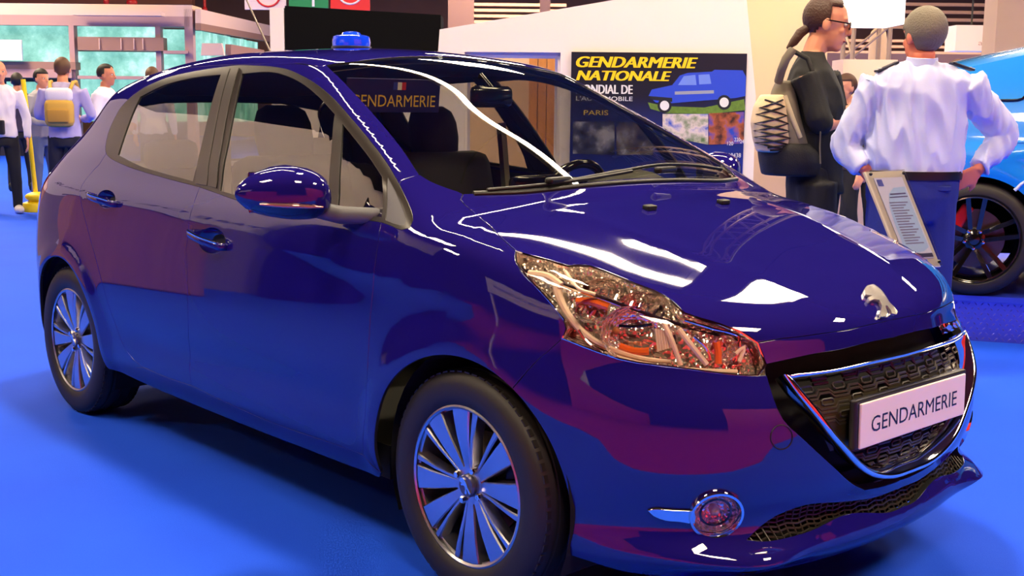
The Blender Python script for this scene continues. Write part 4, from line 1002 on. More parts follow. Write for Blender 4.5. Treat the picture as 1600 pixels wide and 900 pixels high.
# ------------------------------------------------------------------ headlight internals (right lamp is traced, left one mirrored)
REFL = mat('lamp_reflector', (.98, .89, .80), rough=.13, metal=.84, linear=True)
def facet(m, scale, strength):
    nt = m.node_tree; tc = nt.nodes.new('ShaderNodeTexCoord'); vo = nt.nodes.new('ShaderNodeTexVoronoi'); vo.inputs['Scale'].default_value = scale
    bp = nt.nodes.new('ShaderNodeBump'); bp.inputs['Strength'].default_value = strength; bp.inputs['Distance'].default_value = .01
    nt.links.new(tc.outputs['Object'], vo.inputs['Vector']); nt.links.new(vo.outputs['Distance'], bp.inputs['Height']); nt.links.new(bp.outputs[0], nt.nodes['Principled BSDF'].inputs['Normal'])
facet(REFL, 70, .5)
PALE = mat('lamp_pale_guide', (232, 206, 178), rough=.25, coat=.6)
def twin(builder_, name, m, smooth=40):
    o = builder_.build(name, m, hla, smooth=smooth); me = o.data.copy(); me.transform(S(1, -1, 1)); me.flip_normals(); link(name, me, None, hlb); return o
V, Fc, NN = patch(hl, HD, step=.03, inset=.004, flange=-.046, off=-.05)
V2 = V*[1, -1, 1]
link_patch('lamp_housing', V, Fc, NN, REFL, hla); link_patch('lamp_housing', V2, [tuple(q[::-1]) for q in Fc], NN*[1, -1, 1], REFL, hlb)
def hp(cx, cy, dep):      # point under the lens at crop coordinates of the lamp close-up
    P = px((780+cx/3.461, 380+cy/3.461))[0]; return P-grad(P[None])[0]*dep
def strip(pts_, dep, rad, name, m, n=8):
    P = cr(np.array([hp(*q, d) for q, d in zip(pts_, dep if hasattr(dep, '__len__') else [dep]*len(pts_))]), .012)
    b = MB(); b.tube([tuple(p) for p in P], rad if not callable(rad) else [rad(i/(len(P)-1)) for i in range(len(P))], n); return twin(b, name, m)
strip([(300, 170), (300, 260), (345, 370), (420, 470), (520, 545), (650, 595), (800, 630), (930, 640)], .022, lambda t: .011-.006*t, 'light_guide', PALE)
strip([(140, 130), (300, 185), (500, 255), (700, 330), (860, 390), (985, 430)], .016, .006, 'divider_bar', CHROME)
strip([(890, 415), (935, 520), (985, 660)], .012, .006, 'inner_bar', PALE)
strip([(975, 455), (1050, 560), (1130, 655)], .014, .007, 'inner_bar', PALE)
strip([(120, 120), (200, 245), (290, 345), (350, 430)], .010, .004, 'edge_bar', CHROME)
strip([(1010, 400), (1150, 445), (1310, 500), (1310, 560)], .012, .004, 'edge_bar', CHROME)
hl_ring = loop(hl)[::2]; P_ = hl_ring-grad(hl_ring)*.004; b = MB(); b.tube([tuple(q) for q in P_], .0042, 6, closed=True); twin(b, 'lamp_bezel', CHROME)
strip([(150, 150), (260, 160), (330, 215)], .014, .010, 'upper_bar', PALE)
strip([(360, 130), (430, 230), (520, 260)], .012, .005, 'upper_bar', PALE)
strip([(420, 470), (470, 540), (560, 600)], .012, .0035, 'lower_bar', CHROME)
strip([(560, 600), (760, 650), (1000, 680), (1300, 690)], .014, .006, 'lower_bar', PALE)
strip([(1060, 500), (1130, 570), (1150, 630)], .012, .0035, 'inner_bar', CHROME)
strip([(1290, 600), (1340, 560), (1310, 640)], .012, .005, 'inner_bar', PALE)
for k_ in range(9): strip([(560+k_*42, 215+k_*17, ), (545+k_*42, 250+k_*17)], .016, .0035, 'flute', CHROME, 6)
def bowl(cx, cy, r_px, dep, name, m, sy=.8, n=28, facets=None):
    c = hp(cx, cy, dep); nrm = grad(px((780+cx/3.461, 380+cy/3.461)))[0]
    ax = Vector((.86, -.40, .12)).normalized(); q = ax.to_track_quat('Z', 'Y').to_matrix().to_4x4(); r_ = r_px/3.461*.00158
    b = MB(); k = facets or n
    b.lathe([(r_, .012), (r_*.93, .004), (r_*.75, -.012), (r_*.5, -.026), (r_*.2, -.034), (.001, -.034)], k, T(*c) @ q @ S(1, sy, 1))
    return twin(b, name, m, smooth=(3 if facets else 40)), c, q
bowl(690, 480, 165, .030, 'main_reflector', REFL, .85)
bowl(560, 200, 120, .028, 'indicator_reflector', REFL, .55, facets=14)
bowl(760, 270, 120, .028, 'indicator_reflector', REFL, .5, facets=16)
bowl(1230, 570, 80, .028, 'position_reflector', REFL, .9, facets=12)
bowl(470, 350, 95, .030, 'side_reflector', REFL, .7, facets=12)
def blob(cx, cy, dep, r_, name, m):
    b = MB(); b.ball(tuple(hp(cx, cy, dep)), r_, 12); return twin(b, name, m)
blob(475, 190, .026, (.009, .009, .012), 'indicator_bulb', mat('dark_bulb', (70, 20, 12), rough=.2))
blob(620, 470, .030, (.010, .010, .010), 'main_bulb', mat('bulb_glass', (190, 120, 70), rough=.1))
strip([(640, 440), (740, 440), (830, 420)], .024, .0035, 'bulb_shield', GLOSSB)
strip([(640, 565), (720, 590), (810, 590)], .026, .010, 'amber_strip', AMBER)  # orange reflections of the main bowl, put in as an amber strip
strip([(400, 300), (480, 290), (590, 320)], .026, .010, 'amber_strip', AMBER)
strip([(1190, 530), (1200, 590), (1200, 650)], .020, .009, 'amber_strip', AMBER)
# ribbed part beside the main reflector
b = MB()
for k in range(7):
    a, c_ = hp(850+k*14, 450+k*3, .022), hp(862+k*14, 590-k*4, .022); b.tube([tuple(a), tuple(c_)], .003, 6)
twin(b, 'ribbed_lens', PALE)

# ------------------------------------------------------------------ fog lamps
fl0 = px((1119, 803))[0]; fn = grad(px((1119, 803)))[0]
Mf = T(*fl0) @ Vector(tuple(fn)).to_track_quat('Z', 'Y').to_matrix().to_4x4()
rf = np.linalg.norm(foghole-foghole.mean(0), axis=1); rfm = float(rf.mean())
for s_ in (1, -1):
    Mx = S(1, s_, 1) @ Mf
    e = bpy.data.objects.new('fog_lamp', None); col.objects.link(e); e.parent = car; e.empty_display_size = .05
    RR = .060
    b = MB(); b.lathe([(RR*1.12, -.02), (RR*1.14, .0), (RR*1.08, .010), (RR*.98, .010), (RR*.90, .0), (RR*.86, -.02)], 40, Mx); b.build('fog_lamp_ring', CHROME, e, smooth=40)
    b = MB(); b.lathe([(RR*.90, .0), (RR*.8, -.022), (RR*.5, -.04), (.001, -.046)], 18, Mx); b.build('fog_lamp_reflector', REFL, e)
    b = MB(); b.ball((0, 0, -.018), (.014, .014, .018), 10, Mx); b.build('fog_lamp_bulb', mat('bulb_clear', (220, 190, 160), rough=.1, metal=.5), e, smooth=50)
    b = MB(); b.tube([(RR*.62*math.cos(t), RR*.62*math.sin(t), -.006) for t in np.linspace(0, 2*PI, 24, endpoint=False)], .003, 6, Mx, closed=True); b.build('fog_lamp_cap_ring', GLOSSB, e)
    b = MB(); b.lathe([(RR*.93, .004), (RR*.6, .010), (.001, .012)], 32, Mx); b.build('fog_lamp_lens', LENS, e, smooth=60)
blade_ = loop(cr(px((1013, 796), (1024, 794), (1050, 796), (1084, 797)), .01), cr(px((1084, 797), (1086, 806), (1084, 817)), .01), cr(px((1084, 817), (1062, 813), (1040, 811), (1022, 804), (1013, 796)), .01))
panel('fog_lamp_blade', blade_, (-.74, .68, -.05), CHROME, car, step=.015, inset=0, flange=.012, off=.007)

# ------------------------------------------------------------------ door handles
def handle(a, b_, cup, par, name='door_handle'):
    A, B_ = px(a)[0], px(b_)[0]; nA, nB = grad(A[None])[0], grad(B_[None])[0]
    mid = px(((a[0]+b_[0])/2, (a[1]+b_[1])/2))[0]; nm = grad(mid[None])[0]
    P = [A-nA*.004, A+nA*.018, A*.7+B_*.3+nm*.034, mid+nm*.037, A*.3+B_*.7+nm*.034, B_+nB*.018, B_-nB*.004]
    P = cr(np.array(P), .008)
    for s_, pr in ((1, par[0]), (-1, par[1])):
        v = []; f = []; n = len(P)
        for i, p in enumerate(P):
            t = P[min(i+1, n-1)]-P[max(i-1, 0)]; t /= np.linalg.norm(t); u = np.array([0, 0, 1.0]); u = u-t*(u@t); u /= np.linalg.norm(u); w_ = np.cross(t, u)
            for k in range(10):
                an = 2*PI*k/10; v.append((p+u*.0125*math.cos(an)+w_*.0065*math.sin(an))*[1, s_, 1])
        for i in range(n-1):
            for k in range(10): f.append((i*10+k, i*10+(k+1) % 10, i*10+10+(k+1) % 10, i*10+10+k))
        q = MB(); q.add([tuple(p) for p in v], f+[tuple(range(10)), tuple(range((n-1)*10, n*10))]); q.build(name, PAINT, pr, smooth=50)
        # chrome strip along the grip's top
        q = MB(); q.tube([tuple((p+np.array([0, -.002, .011]))*[1, s_, 1]) for p in P[4:-4]], .0045, 6); q.build('handle_chrome', CHROME, pr, smooth=50)
        # the cup behind it
        c0 = cup.mean(0); nn = grad(c0[None])[0]; m_ = len(cup); v = []; f = []
        for sc, d in ((1.02, .001), (.93, .012), (.75, .024), (.45, .032), (.05, .034)):
            for p in cup: v.append((c0+(p-c0)*sc-nn*d)*[1, s_, 1])
        for i in range(4):
            for k in range(m_): f.append((i*m_+k, i*m_+(k+1) % m_, i*m_+m_+(k+1) % m_, i*m_+m_+k))
        q = MB(); q.add([tuple(p) for p in v], f); q.build('handle_cup', PAINT, pr, smooth=60)
handle((302, 364), (353, 386), cupF, fd); handle((145, 307), (181, 319), cupR, rd)

# ------------------------------------------------------------------ door mirrors
for s_, pr in ((1, fd[0]), (-1, fd[1])):
    def sec(y, xc, zc, ax, az, n=28, flat=.25):
        out = []
        for k in range(n):
            t = 2*PI*k/n; c_, s2 = math.cos(t), math.sin(t)
            X = (abs(c_)**.75)*(1 if c_ > 0 else -1); Z = (abs(s2)**.82)*(1 if s2 > 0 else -1)
            X = X if X > 0 else X*flat
            out.append((xc+ax*X, y*s_, zc+az*Z))
        return out
    rows = []
    for y, xc, zc, ax, az in ((-1.112, .612, 1.046, .006, .006), (-1.104, .614, 1.046, .026, .022), (-1.082, .618, 1.046, .056, .042), (-1.05, .624, 1.047, .086, .058), (-1.01, .634, 1.049, .110, .071), (-.97, .645, 1.048, .122, .077), (-.93, .656, 1.044, .120, .074), (-.905, .664, 1.040, .106, .065), (-.885, .672, 1.034, .076, .05), (-.872, .68, 1.03, .03, .022)):
        rows.append(sec(y, xc, zc, ax, az))
    n = 28; v = [p for r_ in rows for p in r_]; f = []
    for i in range(len(rows)-1):
        for k in range(n): f.append((i*n+k, i*n+(k+1) % n, i*n+n+(k+1) % n, i*n+n+k))
    f += [tuple(range(n)), tuple(range((len(rows)-1)*n, len(rows)*n))]
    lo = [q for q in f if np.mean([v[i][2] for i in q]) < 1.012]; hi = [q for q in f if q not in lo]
    q = MB(); q.add(v, hi); hs = q.build('mirror_housing', PAINT, pr, smooth=60)
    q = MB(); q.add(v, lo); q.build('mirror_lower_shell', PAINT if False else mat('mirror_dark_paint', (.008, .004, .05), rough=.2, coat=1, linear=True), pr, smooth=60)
    q = MB(); P = [(.628+.097, -1.05*s_*-1*-1 if False else 0, 0)] ; 
    st = [(r_[0], r_[1]) for r_ in ()]
    strip_pts = []
    for y, xc, ax in ((-1.075, .620, .062), (-1.05, .624, .086), (-1.01, .634, .110), (-.97, .645, .122), (-.93, .656, .119)):
        strip_pts.append((xc+ax*.985, y*s_, 1.016+(y+1.0)*-.06))
    q = MB(); q.tube(strip_pts, [.003, .006, .007, .006, .003], 8); q.build('crease_reflection', mat('reflection_pink', (200, 150, 150), rough=.1, metal=.7), pr, smooth=60)  # reddish reflection along the housing crease, put in as a pink strip
    q = MB(); q.box((.612, -.985*s_, 1.048), (.006, .17, .115), r=.002); q.build('mirror_glass', mat('mirror_silver', (.8, .8, .8), rough=.02, metal=1, linear=True), pr)
    q = MB(); q.tube([(.70, -.91*s_, 1.0), (.76, -.86*s_, .985), (.84, -.80*s_, .985), (.90, -.765*s_, 1.0)], [.024, .026, .024, .02], 12); q.build('mirror_arm', GREYP, pr, smooth=60)

# ------------------------------------------------------------------ wipers, cowl
def surf_tube(pl_, rad, lift, name, m, par=car, n=8):
    P = tp(*pl_); P = P+grad(P)*lift; b = MB(); b.tube([tuple(p) for p in cr(P, .02)], rad, n); return b.build(name, m, par, smooth=50)
WIP = mat('wiper_black', (13, 11, 10), rough=.4)
cw_half = loop(tp((1.17, 0.0))*[1, 0, 1], tp((1.16, -.3), (1.13, -.55)), px((724, 303), (716, 299)), tp((1.06, -.58), (1.09, -.3)), tp((1.095, 0.0))*[1, 0, 1]); cw_half[0, 1] = 0; cw_half[-1, 1] = 0
surf_tube([(1.03, -.60), (1.075, -.45), (1.10, -.2), (1.105, 0), (1.10, .2), (1.075, .45), (1.03, .60)], .009, .0, 'cowl_strip', WIP)
surf_tube([(1.04, -.56), (1.07, -.40), (1.08, -.20), (1.06, .02)], .0055, .010, 'wiper_blade', WIP)
surf_tube([(1.075, -.30), (1.06, -.05), (1.02, .20), (1.00, .40), (.99, .56)], .0055, .010, 'wiper_blade', WIP)
for x, y in ((1.085, -.36), (1.085, .12)):
    P = tp((x, y))[0]; b = MB(); b.box((0, .05, .024), (.028, .11, .020), T(*P) @ R(.2, 'Z'), r=.007); b.build('wiper_arm', WIP, car)

# ------------------------------------------------------------------ roof antenna
b = MB(); b.tube([(-.985, 0, 1.46), (-1.05, 0, 1.535), (-1.224, 0, 1.745), (-1.30, 0, 1.84)], [.006, .0045, .004, .003], 8); b.ball((-.985, 0, 1.465), (.03, .022, .018), 10); b.build('roof_antenna', mat('antenna_grey', (120, 104, 96), rough=.4), car, smooth=50)

# ------------------------------------------------------------------ cabin
def rbox(b, c, d, r, M_=None): b.box(c, d, M_, r=r)
for s_ in (-1, 1):
    e = bpy.data.objects.new('front_seat', None); col.objects.link(e); e.parent = car; e.location = (0, .36*s_, 0); e.empty_display_size = .1
    b = MB(); b.box((.10, 0, .52), (.52, .50, .16), R(-.12, 'Y'), r=.06); o = b.build('seat_cushion', CABIN, e, smooth=50)
    b = MB(); b.box((-.24, 0, .80), (.15, .48, .62), T(-.24, 0, .80) @ R(-.26, 'Y') @ T(.24, 0, -.80), r=.06); b.build('seat_back', CABIN, e, smooth=50)
    b = MB()
    rows = []
    for z, w_, d in ((1.085, .085, .03), (1.10, .108, .045), (1.16, .118, .05), (1.22, .115, .048), (1.265, .098, .04), (1.287, .06, .022)):
        rows.append([(-.335-(z-1.1)*.18+d*np.sign(math.cos(t))*abs(math.cos(t))**.7, w_*np.sign(math.sin(t))*abs(math.sin(t))**.7, z) for t in np.linspace(0, 2*PI, 20, endpoint=False)])
    v = [p for r_ in rows for p in r_]; n = 20; f = [(i*n+k, i*n+(k+1) % n, i*n+n+(k+1) % n, i*n+n+k) for i in range(5) for k in range(n)]+[tuple(range(n)), tuple(range(5*n, 6*n))]
    b.add(v, f); b.build('headrest', CABIN, e, smooth=60)
    b = MB()
    for q in (-.05, .05): b.tube([(-.31, q, 1.03), (-.335, q, 1.10)], .006, 8)
    b.build('headrest_posts', CHROME, e)
e = bpy.data.objects.new('rear_seat', None); col.objects.link(e); e.parent = car; e.empty_display_size = .1
b = MB(); b.box((-.78, 0, .50), (.46, 1.24, .16), r=.05); b.build('seat_cushion', CABIN, e, smooth=50)
b = MB(); b.box((-1.08, 0, .76), (.14, 1.24, .52), T(-1.08, 0, .76) @ R(-.3, 'Y') @ T(1.08, 0, -.76), r=.05); b.build('seat_back', CABIN, e, smooth=50)
for y in (-.4, .4):
    b = MB(); b.box((-1.19, y, 1.07), (.09, .24, .13), r=.04); b.build('headrest', CABIN, e, smooth=50)
b = MB(); b.box((-1.42, 0, 1.0), (.42, 1.16, .03), r=.01); b.build('parcel_shelf', CABIN2, car)
# dashboard: one cross-section swept across the car
sec_ = [(1.00, .995), (.90, 1.012), (.76, 1.005), (.64, .965), (.585, .90), (.60, .80), (.68, .68), (1.00, .66)]
b = MB(); v = []; f = []; ys = np.linspace(-.66, .66, 13); m_ = len(sec_)
for y in ys:
    for x, z in sec_: v.append((x-.05*(y/.66)**2, y, z-.02*(y/.66)**2))
for i in range(len(ys)-1):
    for k in range(m_): f.append((i*m_+k, i*m_+(k+1) % m_, (i+1)*m_+(k+1) % m_, (i+1)*m_+k))
b.add(v, f+[tuple(range(m_)), tuple(range((len(ys)-1)*m_, len(ys)*m_))]); dash = b.build('dashboard', CABIN2, car, smooth=40)
b = MB(); b.ball((.74, .36, 1.005), (.12, .19, .075), 20); b.build('instrument_binnacle', CABIN2, dash, smooth=60)
b = MB(); b.box((.66, 0, 1.0), (.05, .24, .13), R(0, 'Y'), r=.02); b.build('centre_screen', GLOSSB, dash, smooth=40)
Ms = T(.44, .36, .935) @ R(-1.10, 'Y')
sw = bpy.data.objects.new('steering_wheel', None); col.objects.link(sw); sw.parent = car; sw.empty_display_size = .05
b = MB(); b.tube([(.172*math.cos(t), .172*math.sin(t), 0) for t in np.linspace(0, 2*PI, 40, endpoint=False)], .017, 10, Ms, closed=True); b.build('wheel_rim', GLOSSB, sw, smooth=60)
b = MB(); b.ball((0, 0, -.02), (.075, .07, .03), 16, Ms); b.build('wheel_hub', CABIN2, sw, smooth=60)
b = MB()
for a in (PI/2, -PI/2, PI): b.tube([(.05*math.cos(a), .05*math.sin(a), -.01), (.17*math.cos(a), .17*math.sin(a), 0)], .016, 8, Ms)
b.build('wheel_spokes', CABIN2, sw, smooth=60)
b = MB(); b.box((.40, .02, 1.325), (.035, .24, .075), T(.40, .02, 1.325) @ R(.25, 'Z') @ T(-.40, -.02, -1.325), r=.02); b.tube([(.40, .02, 1.35), (.36, .0, 1.40)], .012, 8); b.build('rear_view_mirror', GLOSSB, car, smooth=50)
# seat belts on the far pillars
for s_ in (-1, 1):
    b = MB(); b.tube([(-.26, .655*s_, 1.22), (-.24, .67*s_, .95), (-.20, .70*s_, .60)], .02, 4); b.build('seat_belt', mat('belt_grey', (150, 146, 130), rough=.8), car)

# ------------------------------------------------------------------ things on or in the car
bx, by = -.42, 0.0; bz = float(tp((bx, by))[0][2])
bc = empty('roof_beacon', (bx, by, bz), label='small translucent blue beacon standing on the hatchback roof', cat='beacon')
BEAC = mat('beacon_blue', (20, 70, 235), rough=.12, coat=1, emit=(20, 60, 230), estr=.25)
b = MB(); b.lathe([(.078, .0), (.080, .008), (.078, .014), (.001, .014)], 36); b.build('beacon_base', mat('beacon_base', (20, 26, 70), rough=.4), bc, smooth=40)
b = MB(); b.lathe([(.074, .014), (.076, .03), (.072, .052), (.060, .057), (.040, .059), (.034, .068), (.022, .072), (.001, .072)], 24); b.build('beacon_dome', BEAC, bc, smooth=25)
sg = empty('visor_sign', (.22, -.27, 1.325), label='dark blue sign with yellow lettering hung behind the windscreen', cat='sign'); sg.rotation_euler = (0, .10, 0)
b = MB(); b.box((0, 0, 0), (.006, .40, .115), r=.0025); b.build('sign_board', mat('sign_blue', (30, 26, 96), rough=.4), sg)
fit_text('sign_lettering', 'GENDARMERIE', .36, .040, mat('sign_yellow', (240, 200, 70), rough=.5), sg, T(.0035, .0, -.018) @ FACE_X)
for k, c_ in enumerate(((40, 60, 170), (235, 235, 235), (200, 40, 40))):
    b = MB(); b.box((.0036, -.018+.018*k+.02, .033), (.001, .018, .026)); b.build('sign_flag', mat('flag%d' % k, c_, rough=.6), sg)
# ------------------------------------------------------------------ platform with checker plate edge and the azure sports car
PZ = .26
e0, e1 = on_z(1515, 533, 0), on_z(1600, 538.5, 0); ed = (e1-e0)/np.linalg.norm(e1-e0); perp = np.array([-ed[1], ed[0], 0]);
if perp@FH < 0: perp = -perp
a0, a1 = e0-ed*1.0, e1+ed*5.0; c0, c1 = a0+perp*2.35, a1+perp*2.35
pf_ = empty('platform', tuple(a0), 0, 'low blue platform edged with checker plate at the right', 'platform')
up = np.array([0, 0, 1.0])
def loc(p): return tuple(np.array(p)-a0)
PLB = mat('platform_blue', (34, 60, 214), rough=.6); CHK = mat('checker_plate', (.20, .18, .62), rough=.25, metal=.85, linear=True)
mesh('platform_top', [loc(p) for p in (a0+up*PZ, a1+up*PZ, c1+up*PZ, c0+up*PZ, a0+up*(PZ-.03), a1+up*(PZ-.03), c1+up*(PZ-.03), c0+up*(PZ-.03))], [(0, 1, 2, 3), (7, 6, 5, 4), (0, 4, 5, 1), (1, 5, 6, 2), (2, 6, 7, 3), (3, 7, 4, 0)], PLB, pf_)
mesh('plate_riser', [loc(p) for p in (a0+perp*.02, a1+perp*.02, a1+perp*.02+up*(PZ-.03), a0+perp*.02+up*(PZ-.03))], [(0, 1, 2, 3)], CHK, pf_)
mesh('platform_side', [loc(p) for p in (a0+perp*.02, c0, c0+up*(PZ-.03), a0+perp*.02+up*(PZ-.03))], [(0, 1, 2, 3)], CHK, pf_)
b = MB(); nl = int(np.linalg.norm(a1-a0)/.034)
for i in range(nl):
    for j in range(8):
        c = a0+ed*(.017+i*.034+(.017 if j % 2 else 0))+up*(.016+j*.028)+perp*.02-a0; d = ed*.7+up*(.7 if (i+j) % 2 else -.7)
        u = np.array(d)/np.linalg.norm(d)*.012; v_ = np.cross(u, perp); v_ = v_/np.linalg.norm(v_)*.0035
        b.add([tuple(c-u), tuple(c+v_), tuple(c+u), tuple(c-v_), tuple(c-perp*.004)], [(0, 1, 4), (1, 2, 4), (2, 3, 4), (3, 0, 4)])
tag(b.build('raised_lozenges', CHK, pf_, weld=False), kind='stuff')

AZ = mat('azure_paint', (.004, .26, .90), rough=.3, coat=1.0, linear=True, spec=.4)
SCD = 6.62; scR = RZ(1522, 373, SCD)[0]
# the car stands side-on: its length runs across the view, rear wheel at the seen wheel
scar = empty('sports_car', tuple(hall(scR, SCD, PZ)), HALL_ROT-.33, 'bright azure sports car with black alloy wheels on the platform', 'car')
# local frame: x = right (car front), y = away; the side facing the viewer is at y = 0
def blk(name, prof, ycurve, m):
    """closed body from a side profile with rounded flanks"""
    n = len(prof); v = []; f = []; ys = ycurve
    cx, cz = np.mean([p[0] for p in prof]), np.mean([p[1] for p in prof])
    for y, k in ys:
        for x, z in prof: v.append((cx+(x-cx)*(1-(1-k)*.25), y, cz+(z-cz)*k if z > cz else z))
    for i in range(len(ys)-1):
        for k in range(n): f.append((i*n+k, i*n+(k+1) % n, i*n+n+(k+1) % n, i*n+n+k))
    b = MB(); b.add(v, f+[tuple(range(n)), tuple(range((len(ys)-1)*n, len(ys)*n))]); return b
def arc_pts(cx, cz, r_, a0_, a1_, n=20): return [(cx+r_*math.cos(t), cz+r_*math.sin(t)) for t in np.linspace(a0_, a1_, n)]
# side skin as a height field: rings of the profile pushed out, wheel arches cut in
WB = 2.64; RA = .352; ZW = .318
def side_y(x, z):
    y = .02+.10*np.maximum(0, (z-.80)/.5)**1.6*1.6+.12*np.maximum(0, (.35-z)/.3)**2
    y = y-.035*np.exp(-((np.hypot(x, z-ZW)-.40)/.09)**2)-.02*np.exp(-((z-.80)/.05)**2)
    y = y+.25*np.maximum(0, (-x-.25)/.4)**2+.25*np.maximum(0, (x-WB-.3)/.5)**2
    return y
xs = np.linspace(-.50, WB+.80, 150); 
def top(x): return np.interp(x, [-.50, -.46, -.3, .3, 1.0, 1.5, 2.2, 2.9, 3.3, 3.44], [.90, 1.08, 1.22, 1.36, 1.40, 1.36, 1.02, .90, .78, .62])
def bot(x):
    z = np.full_like(x, .20)
    for cx in (0, WB):
        d = np.abs(x-cx); z = np.where(d < RA, np.maximum(z, ZW+np.sqrt(np.maximum(RA**2-d*d, 0))), z)
    return z
for side in (0, 1):
    v = []; f = []; nz = 30
    for x in xs:
        zb, zt = float(bot(np.array([x]))[0]), float(top(x))
        for k in range(nz+1):
            z = zb+(zt-zb)*k/nz; y = float(side_y(np.array([x]), np.array([z]))[0]); v.append((x, y if side == 0 else 1.80-y, z))
    for i in range(len(xs)-1):
        for k in range(nz): f.append((i*(nz+1)+k, i*(nz+1)+k+1, (i+1)*(nz+1)+k+1, (i+1)*(nz+1)+k))
    b = MB(); b.add(v, f); b.build('side_panel', AZ, scar, smooth=40)
v = []; f = []; ny = 16
for x in xs:
    zt = float(top(x)); y0 = float(side_y(np.array([x]), np.array([zt]))[0])
    for k in range(ny+1):
        t = k/ny; y = y0+(1.80-2*y0)*t; v.append((x, y, zt+.07*math.sin(PI*t)**.7))
for i in range(len(xs)-1):
    for k in range(ny): f.append((i*(ny+1)+k, i*(ny+1)+k+1, (i+1)*(ny+1)+k+1, (i+1)*(ny+1)+k))
b = MB(); b.add(v, f); b.build('roof_and_bonnet', AZ, scar, smooth=40)
for x in (xs[0], xs[-1]):
    zt = float(top(x)); v = []
    for k in range(9):
        z = .2+(zt-.2)*k/8; y = float(side_y(np.array([x]), np.array([z]))[0]); v += [(x, y, z), (x, 1.80-y, z)]
    b = MB(); b.add(v, [(2*k, 2*k+1, 2*k+3, 2*k+2) for k in range(8)]); b.build('end_panel', AZ, scar)
def side_line(P, r_, name, m, par=scar):
    Q = cr(np.array([(x, float(side_y(np.array([x]), np.array([z]))[0]), z) for x, z in P]), .03); b = MB(); b.tube([(p[0], p[1]-.001, p[2]) for p in Q], r_, 6); return b.build(name, m, par, smooth=50)
side_line([(-.25, 1.055), (.08, 1.085), (.20, 1.095), (.235, 1.13), (.25, 1.23), (.245, 1.30)], .008, 'window_seal', GLOSSB); side_line([(.52, .25), (.50, .6), (.47, .95), (.44, 1.1)], .004, 'door_gap', GLOSSB)
side_line([(-.5, .80), (.2, .86), (1.0, .84)], .005, 'shoulder_trim', AZ)
wv = []
for (x0, x1) in ((.55, 1.25), (1.32, 1.95)):
    P = []
    for t in np.linspace(0, 1, 8): P.append((x0+(x1-x0)*t, 1.0))
    for t in np.linspace(1, 0, 8): x = x0+(x1-x0)*t; P.append((x, min(1.30, float(top(x))-.07)))
    v = [(x, float(side_y(np.array([x]), np.array([z]))[0])-.004, z) for x, z in P]; o = mesh('side_window', v, [tuple(range(len(v)))], GLOSSB, scar)
def black_wheel(x, y, face):
    e = bpy.data.objects.new('alloy_wheel', None); col.objects.link(e); e.parent = scar; e.location = (x, y, ZW); e.rotation_euler = (0, 0, 0 if face < 0 else PI); e.empty_display_size = .1
    b = MB(); b.lathe([(r_, -h) for r_, h in [(.240, -.10), (.252, -.112), (.285, -.114), (.305, -.10), (.316, -.08), (.318, 0), (.316, .08), (.30, .11), (.24, .10)]], 72, axis='y'); b.build('tyre', RUBBER, e, smooth=40)
    BW = mat('wheel_gloss_black', (16, 13, 12), rough=.15, coat=1)
    b = MB(); b.lathe([(r_, -h) for r_, h in [(.232, -.108), (.242, -.112), (.246, -.105), (.238, -.09), (.226, -.04), (.22, .06), (.236, .10)]], 64, axis='y'); b.build('rim_barrel', BW, e, smooth=30)
    b = MB(); b.tube([(.236*math.cos(t), -.112, .236*math.sin(t)) for t in np.linspace(0, 2*PI, 64, endpoint=False)], .003, 6, closed=True); b.build('rim_edge', mat('rim_edge_bronze', (150, 120, 92), rough=.2, metal=1), e, smooth=40)
    for k in range(5):
        for s_ in (-1, 1):
            Mx = R(-(2*PI*k/5+PI/2), 'Y'); b = MB(); v0, v1 = s_*.020, s_*.045
            b.add([(.04, -.075, v0-.012), (.04, -.075, v0+.012), (.232, -.10, v1+.013), (.232, -.10, v1-.013), (.04, -.04, v0-.014), (.04, -.04, v0+.014), (.232, -.06, v1+.015), (.232, -.06, v1-.015)], [(0, 1, 2, 3), (7, 6, 5, 4), (0, 4, 5, 1), (1, 5, 6, 2), (2, 6, 7, 3), (3, 7, 4, 0)], Mx); b.build('spoke', BW, e)
    b = MB(); b.lathe([(.001, .098), (.03, .096), (.036, .085), (.06, .075), (.066, .04)], 28, axis='y'); b.build('hub', BW, e, smooth=40)
    for k in range(5):
        a = 2*PI*k/5+PI/2+PI/5; b = MB(); b.lathe([(.009, .06), (.009, .09), (.001, .092)], 8, T(.052*math.cos(a), 0, .052*math.sin(a)), axis='y'); b.build('wheel_nut', CHROME, e)
    b = MB(); b.lathe([(.05, .02), (.165, .02), (.165, 0), (.05, 0)], 48, axis='y'); b.build('brake_disc', mat('disc_steel'), e, smooth=30)
    b = MB(); b.box((-.12, -.03, .07), (.07, .05, .15), R(.5, 'Y'), r=.012); b.build('brake_caliper', mat('caliper_red', (214, 20, 16), rough=.3, coat=1), e)
for x in (0, WB):
    black_wheel(x, .11, -1); black_wheel(x, 1.69, 1)
    b = MB(); n = 20; ring = [(x+.36*math.cos(a), ZW+.36*math.sin(a)) for a in np.linspace(-.3, PI+.3, n)]
    b.add([(p, .06, q) for p, q in ring]+[(p, .40, q) for p, q in ring]+[(x, .40, .2)], [(i, i+1, n+i+1, n+i) for i in range(n-1)]+[(n+i, n+i+1, 2*n) for i in range(n-1)]); b.build('wheel_liner', LINER, scar)
b = MB(); b.box((1.3, .9, .28), (2.6, 1.3, .1)); b.build('underbody', LINER, scar)
b = MB(); q = [(.30, .70), (.42, .72), (.44, .78), (.36, .80)]
side_line([(.19, .60), (.25, .66), (.30, .64)], .010, 'badge_outline', mat('azure_white', (225, 240, 255), rough=.3)); 

